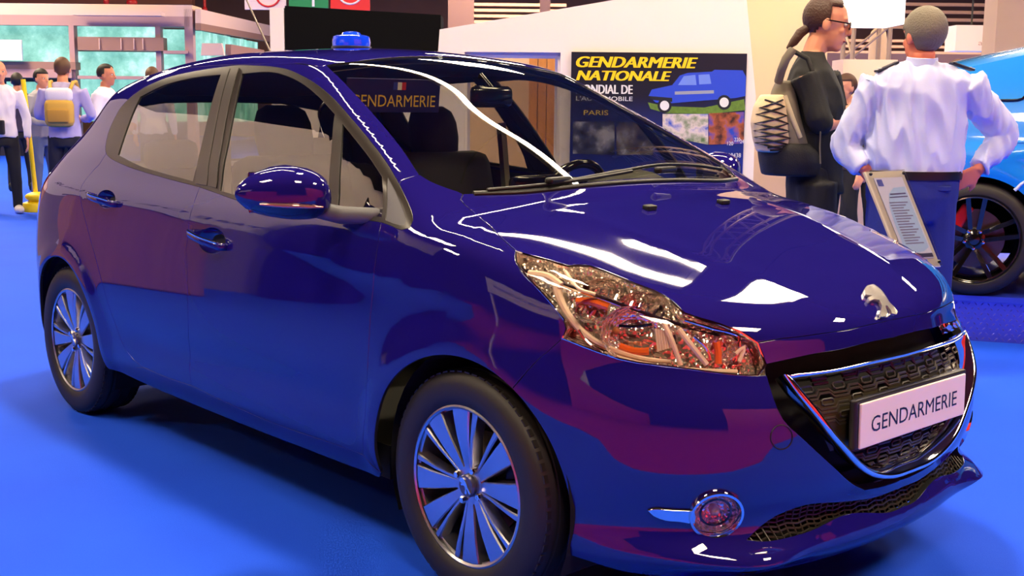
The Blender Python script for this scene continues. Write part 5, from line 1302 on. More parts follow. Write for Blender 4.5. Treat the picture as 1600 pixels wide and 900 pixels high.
# ------------------------------------------------------------------ acrylic information panel in front of the officer
cn = {k: at(*q) for k, q in {'tl': (1351, 268, 5.06), 'tr': (1411, 266, 5.24), 'br': (1471, 416, 5.06), 'bl': (1412, 420, 4.88)}.items()}
o_ = cn['bl']; ip = empty('information_panel', (float(cn['br'][0]), float(cn['br'][1]), 0), 0, 'tilted clear acrylic information panel on a post in front of the officer', 'sign'); base = np.array([cn['br'][0], cn['br'][1], 0])
ux_ = cn['tr']-cn['tl']; uy_ = cn['tl']-cn['bl']; nrm = np.cross(ux_, uy_); nrm /= np.linalg.norm(nrm)
if nrm@(CAM-o_) < 0: nrm = -nrm
def ipt(u, v, l=0.0):
    p = cn['bl']*(1-u)*(1-v)+cn['br']*u*(1-v)+cn['tl']*(1-u)*v+cn['tr']*u*v+nrm*l-base; return tuple(p)
def islab(name, u0, v0, u1, v1, l0, l1, m):
    b = MB(); b.add([ipt(u0, v0, l0), ipt(u1, v0, l0), ipt(u1, v1, l0), ipt(u0, v1, l0), ipt(u0, v0, l1), ipt(u1, v0, l1), ipt(u1, v1, l1), ipt(u0, v1, l1)], [(0, 1, 2, 3), (7, 6, 5, 4), (0, 4, 5, 1), (1, 5, 6, 2), (2, 6, 7, 3), (3, 7, 4, 0)]); return b.build(name, m, ip)
islab('back_plate', 0, 0, 1, 1, -.012, -.004, mat('acrylic_frost', (196, 186, 172), rough=.25))
islab('sheet', .16, .09, .90, .93, -.003, .0, mat('sheet_lilac', (206, 206, 236), rough=.5))
def ipoly(name, P, l, m): b = MB(); b.add([ipt(u, v, l) for u, v in P], [tuple(range(len(P)))]); return b.build(name, m, ip)
curve = [(.24+.62*0, .50)]
ipoly('sheet_field', [(.22, .45), (.26, .62), (.38, .76), (.56, .82), (.86, .83), (.86, .20), (.70, .16), (.42, .15), (.22, .18)], .001, mat('sheet_blue', (168, 196, 240), rough=.5))
ipoly('sheet_foot', [(.17, .10), (.89, .10), (.89, .14), (.60, .14), (.17, .17)], .001, mat('sheet_navy', (40, 30, 80), rough=.5)); ipoly('sheet_logo', [(.20, .84), (.34, .84), (.34, .91), (.20, .91)], .001, mat('sheet_logo', (60, 70, 170), rough=.5))
TXT = mat('sheet_text', (120, 116, 160), rough=.6)
for k in range(16): ipoly('text_line', [(.30, .66-k*.028), (.78-(k*7 % 5)*.04, .66-k*.028), (.78-(k*7 % 5)*.04, .672-k*.028), (.30, .672-k*.028)], .0015, TXT)
ipoly('text_heading', [(.40, .745), (.82, .75), (.82, .765), (.40, .76)], .0015, mat('sheet_heading', (70, 60, 120), rough=.6)); ipoly('text_heading', [(.36, .715), (.84, .72), (.84, .732), (.36, .727)], .0015, mat('sheet_heading'))
islab('clear_cover', .0, .0, 1, 1, .004, .008, glass_mat('acrylic_clear', (.97, .97, .97), 1.6))
for u, v in ((.07, .04), (.93, .04), (.07, .96), (.93, .96)):
    b = MB(); b.ball(ipt(u, v, .010), .008, 8); b.build('fixing_stud', GLOSSB, ip, smooth=60)
mb_ = np.array(ipt(.5, .25, -.03)); b = MB(); b.tube([(mb_[0], mb_[1], .0), tuple(mb_)], .018, 12); b.build('stand_post', SATIN, ip, smooth=50)
b = MB(); b.lathe([(.001, 0), (.15, 0), (.15, .01), (.02, .018)], 32, T(mb_[0], mb_[1], 0)); b.build('stand_base', SATIN, ip, smooth=40)
# ------------------------------------------------------------------ people
from mathutils import noise as mnoise
SKIN = mat('skin_warm', (222, 150, 118), rough=.55); SKIN2 = mat('skin_tan', (200, 128, 96), rough=.55)
def fuse(name, b, m, parent, vox=.012, smooth=3, fold=None):
    """one continuous skin over overlapping closed shapes"""
    me = bpy.data.meshes.new(name); me.from_pydata([tuple(p) for p in b.v], [], b.f)
    bm = bmesh.new(); bm.from_mesh(me); bmesh.ops.recalc_face_normals(bm, faces=bm.faces); bm.to_mesh(me); bm.free()
    o = bpy.data.objects.new(name, me); col.objects.link(o)
    r_ = o.modifiers.new('r', 'REMESH'); r_.mode = 'VOXEL'; r_.voxel_size = vox
    s_ = o.modifiers.new('s', 'SMOOTH'); s_.iterations = smooth; s_.factor = .5
    dg = bpy.context.evaluated_depsgraph_get(); me2 = bpy.data.meshes.new_from_object(o.evaluated_get(dg))
    bpy.data.objects.remove(o); bpy.data.meshes.remove(me)
    me2.name = name; me2.materials.clear()
    if fold:       # cloth folds: (scale vector, amplitude, seed)
        sc, amp, seed = fold
        co = np.empty(len(me2.vertices)*3); me2.vertices.foreach_get('co', co); co = co.reshape(-1, 3)
        nn = np.empty(len(me2.vertices)*3); me2.vertex_normals.foreach_get('vector', nn); nn = nn.reshape(-1, 3)
        d = np.array([mnoise.noise(Vector((p[0]*sc[0]+seed, p[1]*sc[1], p[2]*sc[2]+p[0]*sc[3]))) for p in co])
        d = np.abs(d)*-1.6+.4
        co = co+nn*(amp*d)[:, None]; me2.vertices.foreach_set('co', co.ravel()); me2.update()
    return link(name, me2, m, parent, smooth=True)
def loft(b, secs, n=20, M=None):
    """closed body of elliptical sections: (center xyz, rx, ry, turn)"""
    v = []; f = []
    for c, rx, ry, a in secs:
        for k in range(n):
            t = 2*PI*k/n; x, y = rx*math.cos(t), ry*math.sin(t)
            v.append((c[0]+x*math.cos(a)-y*math.sin(a), c[1]+x*math.sin(a)+y*math.cos(a), c[2]))
    m = len(secs)
    for i in range(m-1):
        for k in range(n): f.append((i*n+k, i*n+(k+1) % n, i*n+n+(k+1) % n, i*n+n+k))
    b.add(v, f+[tuple(range(n)), tuple(range((m-1)*n, m*n))], M)
def limb(b, pts_, rad, n=12):
    P = cr(np.array(pts_, float), .03); t = np.linspace(0, 1, len(P)); d = np.r_[0, np.cumsum(np.linalg.norm(np.diff(np.array(pts_, float), axis=0), axis=1))]; d /= d[-1]
    b.tube([tuple(p) for p in P], [float(np.interp(q, d, rad)) for q in t], n)
def hand(b, wrist, dirv, out, sc=1.0, curl=.5):
    """palm and five fingers; dirv = wrist to knuckles, out = back of the hand"""
    w_ = np.array(wrist, float); d = np.array(dirv, float); d /= np.linalg.norm(d); o = np.array(out, float); o = o-d*(o@d); o /= np.linalg.norm(o); s_ = np.cross(d, o)
    for k in range(4):
        a = (k-1.5)*.019*sc; b.tube([tuple(w_+s_*a*.7), tuple(w_+d*.05*sc+s_*a), tuple(w_+d*.092*sc+s_*a)], [.013*sc, .014*sc, .011*sc], 8)
        L = (.075, .085, .08, .062)[k]*sc; p0 = w_+d*.09*sc+s_*a
        p1 = p0+(d*.9-o*curl*.45)*L*.45; p2 = p1+(d*.7-o*curl*.9)*L*.3; p3 = p2+(d*.4-o*curl*1.2)*L*.25
        b.tube([tuple(p0), tuple(p1), tuple(p2), tuple(p3)], [.0105*sc, .0095*sc, .0088*sc, .0075*sc], 8)
    t0 = w_+d*.025*sc-s_*.030*sc; t1 = t0+(d*.6-s_*.7)*.035*sc; t2 = t1+(d*.85-s_*.3-o*curl*.3)*.032*sc
    b.tube([tuple(w_+d*.01*sc-s_*.01*sc), tuple(t0), tuple(t1), tuple(t2)], [.014*sc, .014*sc, .011*sc, .009*sc], 8)
def head(b, c, yaw, pitch=0.0, sc=1.0):
    """skull, jaw, nose, ears, brow; yaw = facing direction angle in the local xy-plane; c = skull centre"""
    M_ = T(*c) @ R(yaw, 'Z') @ R(-pitch, 'Y') @ S(sc, sc, sc)      # local x = face forward
    b.ball((-.008, 0, .022), (.098, .076, .095), 18, M_)
    b.ball((.022, 0, -.045), (.068, .060, .082), 16, M_)
    b.ball((.058, 0, -.102), (.026, .030, .022), 12, M_)             # chin
    b.ball((.075, 0, .022), (.018, .052, .014), 12, M_)              # brow
    b.tube([(.086, 0, .012), (.104, 0, -.018), (.108, 0, -.034), (.088, 0, -.042)], [.009, .012, .014, .010], 8, M_)
    b.ball((.078, 0, -.068), (.016, .026, .008), 10, M_); b.ball((.076, 0, -.080), (.015, .022, .008), 10, M_)
    for s_ in (-1, 1):
        b.ball((-.005, .078*s_, -.012), (.020, .010, .034), 10, M_); b.ball((.066, .036*s_, -.03), (.018, .018, .020), 10, M_)
    return M_
def eyes(M_, parent):
    for s_ in (-1, 1):
        b = MB(); b.ball((.080, .031*s_, .0), (.010, .014, .008), 10, M_); b.build('eye', mat('eye_white', (225, 215, 205), rough=.2), parent, smooth=60)
        b = MB(); b.ball((.087, .031*s_, .0), (.004, .006, .006), 8, M_); b.build('pupil', mat('eye_dark', (30, 22, 18), rough=.2), parent, smooth=60)
def hair(name, M_, m, parent, keep, th=1.07, extra=None, vox=.008):
    b = MB(); b.ball((-.010, 0, .026), (.098*th, .076*th+.003, .095*th), 36, M_)
    inv = M_.inverted(); f2 = []
    for f in b.f:
        c = inv @ (sum((b.v[i] for i in f), Vector((0, 0, 0)))/len(f))
        if keep(c.x, c.y, c.z): f2.append(f)
    b.f = f2; b.mi = [0]*len(f2)
    if extra: extra(b)
    o = b.build(name, m, parent, smooth=70); s_ = o.modifiers.new('s', 'SOLIDIFY'); s_.thickness = .012; s_.offset = -1; return o
def shoe(p, yaw, m, parent):
    M_ = T(*p) @ R(yaw, 'Z'); b = MB(); b.ball((.06, 0, .045), (.145, .05, .055), 14, M_); b.ball((-.03, 0, .07), (.06, .045, .06), 12, M_)
    for i, v in enumerate(b.v):
        if v.z < p[2]+.0: b.v[i].z = p[2]+.0
    b.build('shoe', m, parent, smooth=60)
FABRIC = {}
def cloth(name, c=(40, 40, 40), rough=.8): return mat(name, c, rough=rough, bump=(90, .12))

def figure(name, R_, D_, label, H=1.75, yaw=PI/2, shirt=None, trousers=None, shoes=None, hairm=None, sleeve='long', arms=None, vox=.014, hair_keep=None, skin=None, group=None, zf=0.0, legs_apart=.10, lean=0.0, stride=0.0, width=1.0):
    """standing person; yaw = facing direction in the hall frame (x right, y away)"""
    s = H/1.75; root = hroot(name, R_, D_, label, 'person', group, zf); skin = skin or SKIN
    c, sn = math.cos(yaw), math.sin(yaw)
    def L(fx, sx, z): return (fx*c-sx*sn, fx*sn+sx*c, z)      # forward, left, up -> local
    sh, hip = .20*s*width, .09*s
    sk = MB(); cl = MB(); tr_ = MB()
    def torso(b, k):
        loft(b, [(L(lean*.0, 0, .88*s), .132*s*k, .176*s*k*width, yaw), (L(lean*.1, 0, .98*s), .125*s*k, .168*s*k*width, yaw), (L(lean*.3, 0, 1.10*s), .118*s*k, .155*s*k*width, yaw), (L(lean*.6, 0, 1.24*s), .13*s*k, .175*s*k*width, yaw), (L(lean*.85, 0, 1.36*s), .125*s*k, .19*s*k*width, yaw), (L(lean*.95, 0, 1.43*s), .10*s*k, .165*s*k*width, yaw), (L(lean, 0, 1.48*s), .065*s*k, .085*s*k, yaw)])
    torso(sk, .78); torso(cl, 1.0)
    sk.tube([L(lean*.95, 0, 1.42*s), L(lean+.015, 0, 1.54*s)], [.062*s, .056*s], 12)
    Mh = head(sk, L(lean+.03, 0, 1.625*s), yaw, 0, s*1.03)
    for i, sx in enumerate((-1, 1)):
        a = (arms or {}).get(sx) or [(0, .0), (-.02, .06), (.06, .05)]
        Sh = L(lean*.9, sx*sh*.92, 1.40*s)
        if isinstance(a, list) and len(a[0]) == 2: E, Wr = L(lean*.9-.02, sx*(sh+.05), 1.12*s), L(lean*.9+.06, sx*(sh+.06), .87*s)
        else: E, Wr = L(*[q*s for q in a[0]]), L(*[q*s for q in a[1]])
        limb(sk, [Sh, E, Wr], [.03*s, .034*s, .024*s]); d = np.array(Wr)-np.array(E); hand(sk, Wr, d, L(.2, sx, .1), s*1.05, .6)
        if sleeve == 'long': limb(cl, [Sh, E, tuple(np.array(E)*.06+np.array(Wr)*.94)], [.068*s, .052*s, .038*s])
        else: limb(cl, [Sh, tuple(np.array(Sh)*.25+np.array(E)*.75)], [.068*s, .058*s])
        st = stride*(1 if sx > 0 else -1)
        Hp, Kn, An = L(0, sx*hip, .90*s), L(st*.5+.02, sx*(hip+legs_apart*.3), .49*s), L(st-.02, sx*(hip+legs_apart*.5), .07)
        limb(sk, [Hp, Kn, An], [.075*s, .048*s, .034*s]); limb(tr_, [Hp, Kn, tuple(np.array(An)+[0, 0, -.01])], [.095*s, .068*s, .055*s])
        shoe((An[0], An[1], 0), yaw, shoes, root)
    loft(tr_, [(L(0, 0, .78*s), .115*s, .150*s*width, yaw), (L(0, 0, .86*s), .122*s, .160*s*width, yaw), (L(0, 0, .90*s), .100*s, .130*s*width, yaw), (L(lean*.1, 0, .96*s), .09*s, .120*s*width, yaw)])
    fuse('body', sk, skin, root, vox*.8, 2); fuse('shirt', cl, shirt, root, vox, 3, ((9, 9, 5, 3), .016, D_)); fuse('trousers', tr_, trousers, root, vox, 3, ((7, 7, 4, 1), .010, D_+3))
    if hairm: hair('hair', Mh, hairm, root, hair_keep or (lambda x, y, z: z > .055 or (x < .012 and z > -.035) or (x < -.05 and z > -.06)))
    eyes(Mh, root)
    return root, L, s, Mh

# ---- group at the left
WSH = cloth('white_shirt', (232, 226, 240)); BLK = cloth('black_trousers', (18, 18, 26)); GREY = cloth('grey_hoodie', (150, 148, 160)); JEAN = cloth('blue_jeans', (96, 110, 150)); LIL = cloth('lilac_jumper', (176, 168, 216)); NAVY = cloth('navy_trousers', (22, 22, 44)); SHOEW = mat('white_shoe', (230, 220, 214), rough=.6); SHOEB = mat('dark_shoe', (24, 26, 24), rough=.5)
HB = mat('hair_dark', (30, 22, 18), rough=.6); HBR = mat('hair_brown', (92, 60, 38), rough=.6); HGR = mat('hair_grey', (120, 112, 98), rough=.7, bump=(120, .5))
def Rpx(x, D_): return RZ(x, 200, D_)[0]
f1, L1, s1, _ = figure('person', Rpx(2, 13.6), 13.6, 'person in white shirt and black trousers at the left edge of the photo', 1.72, yaw=-1.0, shirt=WSH, trousers=BLK, shoes=SHOEW, hairm=None, arms={1: [(.02, .27, 1.12), (.10, .26, .86)], -1: [(.0, -.27, 1.12), (.08, -.26, .86)]}, legs_apart=.1, skin=SKIN)
f2, L2, s2, _ = figure('person', Rpx(101, 13.2), 13.2, 'person in lilac jumper seen from behind carrying a small tan backpack', 1.75, yaw=PI/2+.15, shirt=LIL, trousers=NAVY, shoes=SHOEB, hairm=HBR, arms={1: [(.06, .27, 1.12), (.22, .14, 1.08)], -1: [(.06, -.27, 1.12), (.22, -.14, 1.08)]})
f3, L3, s3, _ = figure('person', Rpx(66, 14.6), 14.6, 'person in grey hoodie and jeans standing behind the yellow pole', 1.66, yaw=-.5, shirt=GREY, trousers=JEAN, shoes=SHOEB, hairm=HB, arms={1: [(.05, .25, 1.12), (.26, .08, 1.06)], -1: [(.05, -.25, 1.12), (.26, -.05, 1.06)]})
f4, L4, s4, _ = figure('person', Rpx(166, 13.8), 13.8, 'person in white shirt with short dark hair facing right beside the car roof', 1.70, yaw=-.1, shirt=WSH, trousers=NAVY, shoes=SHOEB, hairm=HB, skin=SKIN2, arms={1: [(.02, .26, 1.12), (.22, .16, 1.05)], -1: [(.02, -.26, 1.12), (.24, -.14, 1.05)]}, width=1.1, hair_keep=lambda x, y, z: (z > .07 and x < .06) or (x < .0 and z > -.03))
f5, L5, s5, _ = figure('person', Rpx(30, 17.0), 17.0, 'dark-haired person far behind the yellow pole in dark top', 1.66, yaw=PI*.6, shirt=cloth('dark_top', (56, 44, 70)), trousers=BLK, shoes=SHOEB, hairm=HB)
f6, L6, s6, _ = figure('person', Rpx(240, 15.5), 15.5, 'person with brown hair mostly hidden behind the car roof', 1.72, yaw=PI*.5, shirt=WSH, trousers=NAVY, shoes=SHOEB, hairm=HBR)
# lanyard pouch on the leftmost person
pc = MB(); pc.box((.06, -.17, .98), (.10, .05, .16), r=.015); pc.build('belt_pouch', mat('pouch_black', (20, 20, 26), rough=.5), f1)
# small tan backpack on the lilac jumper
bpk = hroot('tan_backpack', Rpx(101, 13.2), 13.2, 'small tan and white backpack on the lilac jumper', 'backpack', None, 1.05); bpk.rotation_euler = (0, 0, HALL_ROT+.15)
TAN = mat('backpack_tan', (206, 164, 70), rough=.7); b = MB(); b.box((0, -.22, .10), (.30, .15, .30), r=.06); b.build('bag_lower', TAN, bpk, smooth=50)
b = MB(); b.box((0, -.205, .29), (.28, .13, .16), r=.05); b.build('bag_top', WSH, bpk, smooth=50); b = MB(); b.box((0, -.305, .07), (.22, .03, .14), r=.014); b.build('bag_pocket', mat('backpack_tan_dark', (180, 136, 52), rough=.7), bpk, smooth=50)
for sx in (-1, 1): b = MB(); b.tube([(sx*.10, -.15, .34), (sx*.12, -.06, .43), (sx*.13, .06, .44), (sx*.14, .13, .34)], .02, 8); b.build('bag_strap', TAN, bpk, smooth=50)
# yellow post
yp_ = on_z(58, 330, 0); yp = empty('yellow_post', (float(yp_[0]), float(yp_[1]), 0), HALL_ROT, 'thin yellow barrier post on a round double base at left', 'post'); YELM = mat('post_yellow', (246, 214, 20), rough=.45)
b = MB(); b.lathe([(.001, 0), (.16, 0), (.17, .03), (.15, .10), (.06, .13), (.03, .135)], 28); b.build('post_base', YELM, yp, smooth=40)
b = MB(); b.ball((.02, -.02, .17), (.14, .12, .06), 20); b.build('post_weight', YELM, yp, smooth=60)
b = MB(); b.tube([(.0, 0, .1), (-.085, 0, 1.52)], .027, 12); b.build('post_pole', YELM, yp, smooth=50)

# ---- the officer, hands on hips, seen from behind
OD = 5.75
def J(x, y, dy=0.0, D_=OD, R0=None):
    r_, z_ = RZ(x, y, D_+dy); return (r_-(R0 if R0 is not None else OR), dy, z_)
OR = RZ(1432, 200, OD)[0]
of = hroot('person', OR, OD, 'uniformed officer in pale blue shirt seen from behind with hands on hips', 'person')
SHB = mat('officer_shirt', (200, 208, 250), rough=.7, bump=(120, .08)); UTR = cloth('officer_trousers', (26, 40, 130))
sk, cl, tr_ = MB(), MB(), MB()
def otorso(b, k):
    S_ = []
    for y, xl, xr, ry in ((275, 1360, 1498, .13), (255, 1354, 1504, .135), (230, 1352, 1506, .135), (200, 1356, 1508, .135), (170, 1360, 1512, .135), (145, 1360, 1516, .13), (125, 1362, 1520, .115), (112, 1374, 1508, .095), (103, 1396, 1484, .075), (95, 1414, 1466, .06)):
        a, c_ = J(xl, y), J(xr, y); S_.append((((a[0]+c_[0])/2, .0, a[2]), (c_[0]-a[0])/2*k, ry*k, 0))
    loft(b, S_, 28)
otorso(cl, 1.0); otorso(sk, .76)
sk.tube([J(1440, 108), J(1441, 82)], [.062, .060], 14)
hc = J(1443, 56, .01); Mo = head(sk, hc, PI/2+.35, 0, 1.08)
ARM = {'l': [J(1374, 128), J(1322, 228, .06), J(1352, 266, -.02)], 'r': [J(1510, 130), J(1566, 212, .08), J(1526, 268, -.02)]}
for k_, (a, e_, w_) in ARM.items():
    limb(cl, [a, tuple(np.array(a)*.5+np.array(e_)*.5), e_, tuple(np.array(e_)*.1+np.array(w_)*.9)], [.088, .076, .070, .052]); limb(sk, [a, e_, w_], [.028, .040, .028])
    sgn = 1 if k_ == 'l' else -1
    hand(sk, w_, (sgn*.75, .15, -.55), (-sgn*.4, -.9, .1), 1.05, .5)
for sx in (-1, 1):
    limb(tr_, [(sx*.10, 0, .92), (sx*.125, -.01, .50), (sx*.13, .02, .06)], [.115, .088, .072]); limb(sk, [(sx*.10, 0, .92), (sx*.12, 0, .50), (sx*.13, .02, .08)], [.08, .05, .036]); shoe((sx*.13, .02, 0), PI/2, SHOEB, of)
loft(tr_, [((0, 0, .76), .19, .125, 0), ((0, 0, .88), .222, .142, 0), ((0, 0, .97), .222, .138, 0), ((0, 0, 1.0), .218, .134, 0)])
fuse('body', sk, mat('skin_ruddy', (226, 130, 104), rough=.55), of, .008, 2)
fuse('shirt', cl, SHB, of, .0085, 3, ((13, 13, 5, 9), .024, 4.2)); fuse('trousers', tr_, UTR, of, .011, 3, ((6, 6, 2, 1), .010, 1.3))
hair('hair', Mo, HGR, of, lambda x, y, z: (z > .02 and x < .065) or (x < .03 and z > -.03) or (x < -.02 and z > -.075), 1.09)
b = MB(); b.lathe([(.228, -.02), (.230, 0), (.228, .02)], 32, T(0, 0, .985) @ S(1, .64, 1)); b.build('belt', mat('belt_black', (16, 16, 22), rough=.4), of, smooth=40)
b = MB(); b.lathe([(.066, 0), (.075, .012), (.071, .045), (.066, .047)], 24, T(*J(1440, 101)) @ R(.12, 'X') @ T(0, 0, -.012)); b.build('collar', SHB, of, smooth=40)
for x0, y0, x1, y1 in ((1368, 116, 1402, 101), (1486, 102, 1520, 114)):
    a, c_ = np.array(J(x0, y0)), np.array(J(x1, y1)); d = Vector(tuple(c_-a)); m_ = T(*((a+c_)/2+[0, 0, .012])) @ d.to_track_quat('X', 'Z').to_matrix().to_4x4()
    b = MB(); b.box((0, 0, 0), (d.length, .06, .010), m_, r=.004); ep = b.build('epaulette', mat('epaulette_navy', (18, 18, 44), rough=.6), of)
    b = MB()
    sg_ = -1 if x0 < 1440 else 1
    for k in range(2): b = MB(); b.box((sg_*(d.length*.3+k*.016), 0, .007), (.008, .056, .003), m_); b.build('rank_stripe', mat('rank_silver', (215, 215, 220), rough=.3), of)
pf = MB(); q = J(1458, 292); pf.box((q[0], -.125, q[2]), (.085, .012, .024), r=.004); pf.build('pocket_flap', UTR, of)
# yellow lining seen between arm and body
# ---- the man with the backpack
BD = 6.2; BR = RZ(1272, 200, BD)[0]
def K(x, y, dy=0.0): return J(x, y, dy, BD, BR)
bm_ = hroot('person', BR, BD, 'person with ponytail and glasses in black top turned towards the officer', 'person')
BTOP = mat('black_top', (22, 22, 26), rough=.8, bump=(120, .1))
sk, cl, tr_ = MB(), MB(), MB()
def btorso(b, k):
    S_ = []
    for y, xl, xr, ry in ((300, 1232, 1316, .17), (270, 1232, 1314, .165), (235, 1230, 1314, .165), (200, 1228, 1316, .175), (165, 1228, 1318, .185), (135, 1230, 1312, .19), (112, 1236, 1300, .18), (94, 1246, 1290, .13), (80, 1254, 1288, .075)):
        a, c_ = K(xl, y), K(xr, y); S_.append((((a[0]+c_[0])/2, .0, a[2]), (c_[0]-a[0])/2*k, ry*k, 0))
    loft(b, S_, 28)
btorso(cl, 1.0); btorso(sk, .76)
limb(sk, [K(1268, 96), K(1274, 74), K(1284, 52)], [.060, .056, .056])
Mb = head(sk, K(1292, 36), -.18, -.12, 1.12)
A1 = [K(1256, 118, -.16), K(1282, 190, -.19), K(1326, 184, .0)]; A2 = [K(1290, 118, .16), K(1308, 178, .2), K(1328, 172, .12)]
for a, e_, w_ in (A1, A2):
    limb(cl, [a, tuple(np.array(a)*.5+np.array(e_)*.5), e_, tuple(np.array(e_)*.86+np.array(w_)*.14)], [.074, .066, .062, .056]); limb(sk, [a, e_, w_], [.026, .046, .030]); hand(sk, w_, (1, .5, .1), (0, -.5, .8), 1.05, .7)
for sx in (-1, 1):
    limb(tr_, [(.0, sx*.10, .92), (.02, sx*.11, .5), (-.02, sx*.12, .06)], [.11, .08, .065]); limb(sk, [(.0, sx*.10, .92), (.02, sx*.11, .5), (-.02, sx*.12, .08)], [.08, .05, .036]); shoe((-.02, sx*.12, 0), 0, SHOEB, bm_)
loft(tr_, [((0, 0, .76), .12, .16, 0), ((0, 0, .9), .13, .18, 0), ((0, 0, 1.0), .125, .17, 0)])
fuse('body', sk, mat('skin_pale_warm', (224, 152, 120), rough=.5), bm_, .0075, 2); fuse('shirt', cl, BTOP, bm_, .0095, 3, ((9, 9, 5, 4), .014, 8.1)); fuse('trousers', tr_, BLK, bm_, .012, 3, ((6, 6, 3, 1), .01, 2.2))
PONY = mat('hair_auburn', (66, 36, 24), rough=.5, bump=(90, .5))
hair('hair', Mb, PONY, bm_, lambda x, y, z: (z > .075 and x < .055) or (x < -.0 and z > -.02) or (x < -.045 and z > -.05), 1.06)
b = MB(); limb(b, [K(1264, 42), K(1250, 52), K(1240, 66), K(1230, 76)], [.022, .026, .022, .008]); b.build('ponytail', PONY, bm_, smooth=60)
b = MB(); b.tube([tuple(Mb @ Vector((.0+q*.1, -.082, .008-q*.006))) for q in np.linspace(-.1, .95, 6)], .0035, 6); b.build('glasses_temple', GLOSSB, bm_)
for s_ in (-1, 1):
    b = MB(); b.tube([tuple(Mb @ Vector((.100, s_*.034+.029*math.cos(t), -.004+.017*math.sin(t)))) for t in np.linspace(0, 2*PI, 20, endpoint=False)], .003, 6, closed=True); b.build('glasses_rim', GLOSSB, bm_)
    b = MB(); b.lathe([(.001, 0), (.027, 0)], 20, Mb @ T(.099, s_*.034, -.004) @ R(PI/2, 'Y') @ S(.6, 1, 1)); b.build('glasses_lens', glass_mat('spectacle_lens', (.45, .40, .60), 1.5), bm_)
eyes(Mb, bm_)
b = MB(); b.ball((.088, 0, -.073), (.010, .022, .005), 10, Mb); b.build('mouth', mat('lips', (150, 50, 56), rough=.4), bm_, smooth=60)
b = MB()
for t in np.linspace(-.9, .9, 5): pass
# ---- his backpack
bg = hroot('cord_backpack', BR, BD, 'beige and black backpack laced with elastic cord on the ponytailed person', 'backpack')
BEI = mat('bag_beige', (222, 200, 162), rough=.7, bump=(60, .1)); BGR = mat('bag_grey', (112, 104, 92), rough=.75); BBK = mat('bag_black', (20, 19, 22), rough=.7, bump=(200, .3))
def blob_loft(secs, name, m, vox=.012, sm=3):
    b = MB(); S_ = []
    for y, xl, xr, ry, dy in secs:
        a, c_ = K(xl, y), K(xr, y); S_.append((((a[0]+c_[0])/2, dy, a[2]), (c_[0]-a[0])/2, ry, 0))
    loft(b, S_, 24); return fuse(name, b, m, bg, vox, sm)
blob_loft([(236, 1176, 1228, .10, -.10), (215, 1170, 1232, .125, -.10), (190, 1167, 1228, .13, -.10), (165, 1172, 1224, .12, -.10), (148, 1182, 1222, .09, -.10)], 'front_pocket', BEI, .01)
blob_loft([(272, 1186, 1282, .15, -.06), (250, 1182, 1284, .165, -.06), (232, 1180, 1276, .165, -.06), (222, 1184, 1262, .15, -.06)], 'bag_bottom', BBK)
blob_loft([(228, 1192, 1262, .15, -.05), (200, 1192, 1252, .155, -.05), (170, 1196, 1244, .145, -.05), (140, 1204, 1238, .12, -.05), (126, 1210, 1234, .08, -.05)], 'bag_main', BGR)
cord = mat('cord_black', (14, 13, 14), rough=.5)
zz = [(1184, 156), (1212, 166), (1172, 178), (1218, 192), (1169, 203), (1222, 214), (1172, 222), (1216, 232), (1182, 233)]
zz2 = [(1210, 156), (1176, 168), (1216, 180), (1169, 192), (1222, 204), (1170, 213), (1220, 224), (1176, 230)]
def bagsurf(x, y):      # on the front pocket's near side
    secs = np.array([(148, 1182, 1222, .09), (165, 1172, 1224, .12), (190, 1167, 1228, .13), (215, 1170, 1232, .125), (236, 1176, 1228, .10)]); xl, xr, ry = [np.interp(y, secs[:, 0], secs[:, i]) for i in (1, 2, 3)]
    u = np.clip((x-(xl+xr)/2)/((xr-xl)/2), -.97, .97); p = K(x, y); return (p[0], -.10-ry*math.sqrt(1-u*u)-.004, p[2])
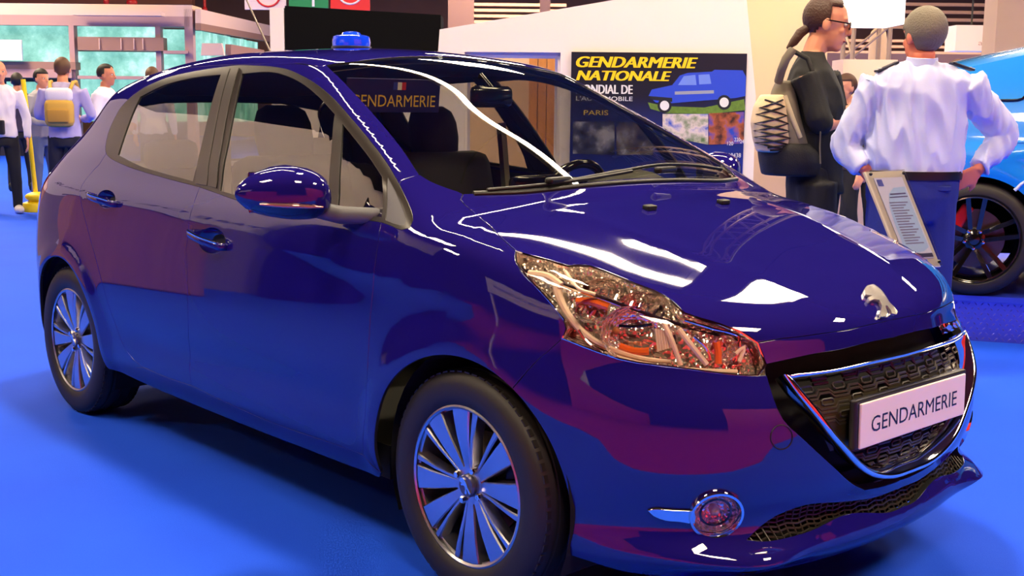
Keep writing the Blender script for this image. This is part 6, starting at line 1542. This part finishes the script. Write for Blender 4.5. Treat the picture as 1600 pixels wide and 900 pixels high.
for Z in (zz, zz2):
    b = MB(); P = []
    for (a0, b0), (a1, b1) in zip(Z[:-1], Z[1:]): P += [bagsurf(a0+(a1-a0)*t, b0+(b1-b0)*t) for t in (0, .25, .5, .75)]
    b.tube(P, .0045, 6); b.build('elastic_cord', cord, bg)
b = MB(); b.tube([K(1238, 78, -.17), K(1228, 92, -.19), K(1221, 110, -.17), K(1216, 128, -.13)], .022, 8); b.build('shoulder_strap', BGR, bg, smooth=60)
b = MB(); b.tube([K(1240, 80, -.15), K(1262, 92, -.19), K(1272, 120, -.20), K(1268, 150, -.2)], .012, 8); b.build('shoulder_strap', BBK, bg, smooth=60)
b = MB(); b.tube([K(1226, 150, -.17), K(1238, 185, -.2), K(1250, 215, -.19)], .014, 8); b.build('side_zip', mat('bag_piping', (190, 176, 146), rough=.6), bg, smooth=60)
b = MB(); b.tube([K(1282, 205, -.22), K(1281, 230, -.22), K(1282, 256, -.22)], .004, 6); b.build('loose_strap', BGR, bg)
# ---- two partly hidden visitors
f7, L7, s7, M7 = figure('person', Rpx(1322, 9.85), 9.85, 'person with brown hair and glasses between the two talking figures', 1.57, yaw=-2.6, shirt=cloth('dark_jumper', (40, 30, 34)), trousers=BLK, shoes=SHOEB, hairm=HBR, vox=.012, skin=SKIN)
b = MB()
for s_ in (-1, 1):
    b = MB(); b.tube([tuple(M7 @ Vector((.104, s_*.034+.026*math.cos(t), -.002+.018*math.sin(t)))) for t in np.linspace(0, 2*PI, 16, endpoint=False)], .0025, 6, closed=True); b.build('glasses_rim', GLOSSB, f7)
f8, L8, s8, _ = figure('person', Rpx(1490, 10.1), 10.1, 'person with only brown hair showing above the officer shoulder', 1.70, yaw=1.2, shirt=cloth('dark_jumper'), trousers=BLK, shoes=SHOEB, hairm=HBR, vox=.014)
# yellow vest visitor between arm and bag
f9, L9, s9, _ = figure('person', Rpx(1346, 11.0), 11.0, 'person in yellow safety vest hidden behind the officer arm', 1.40, yaw=-1.8, shirt=cloth('safety_yellow', (232, 226, 40)), trousers=BLK, shoes=SHOEB, hairm=HB, vox=.014, width=.9)
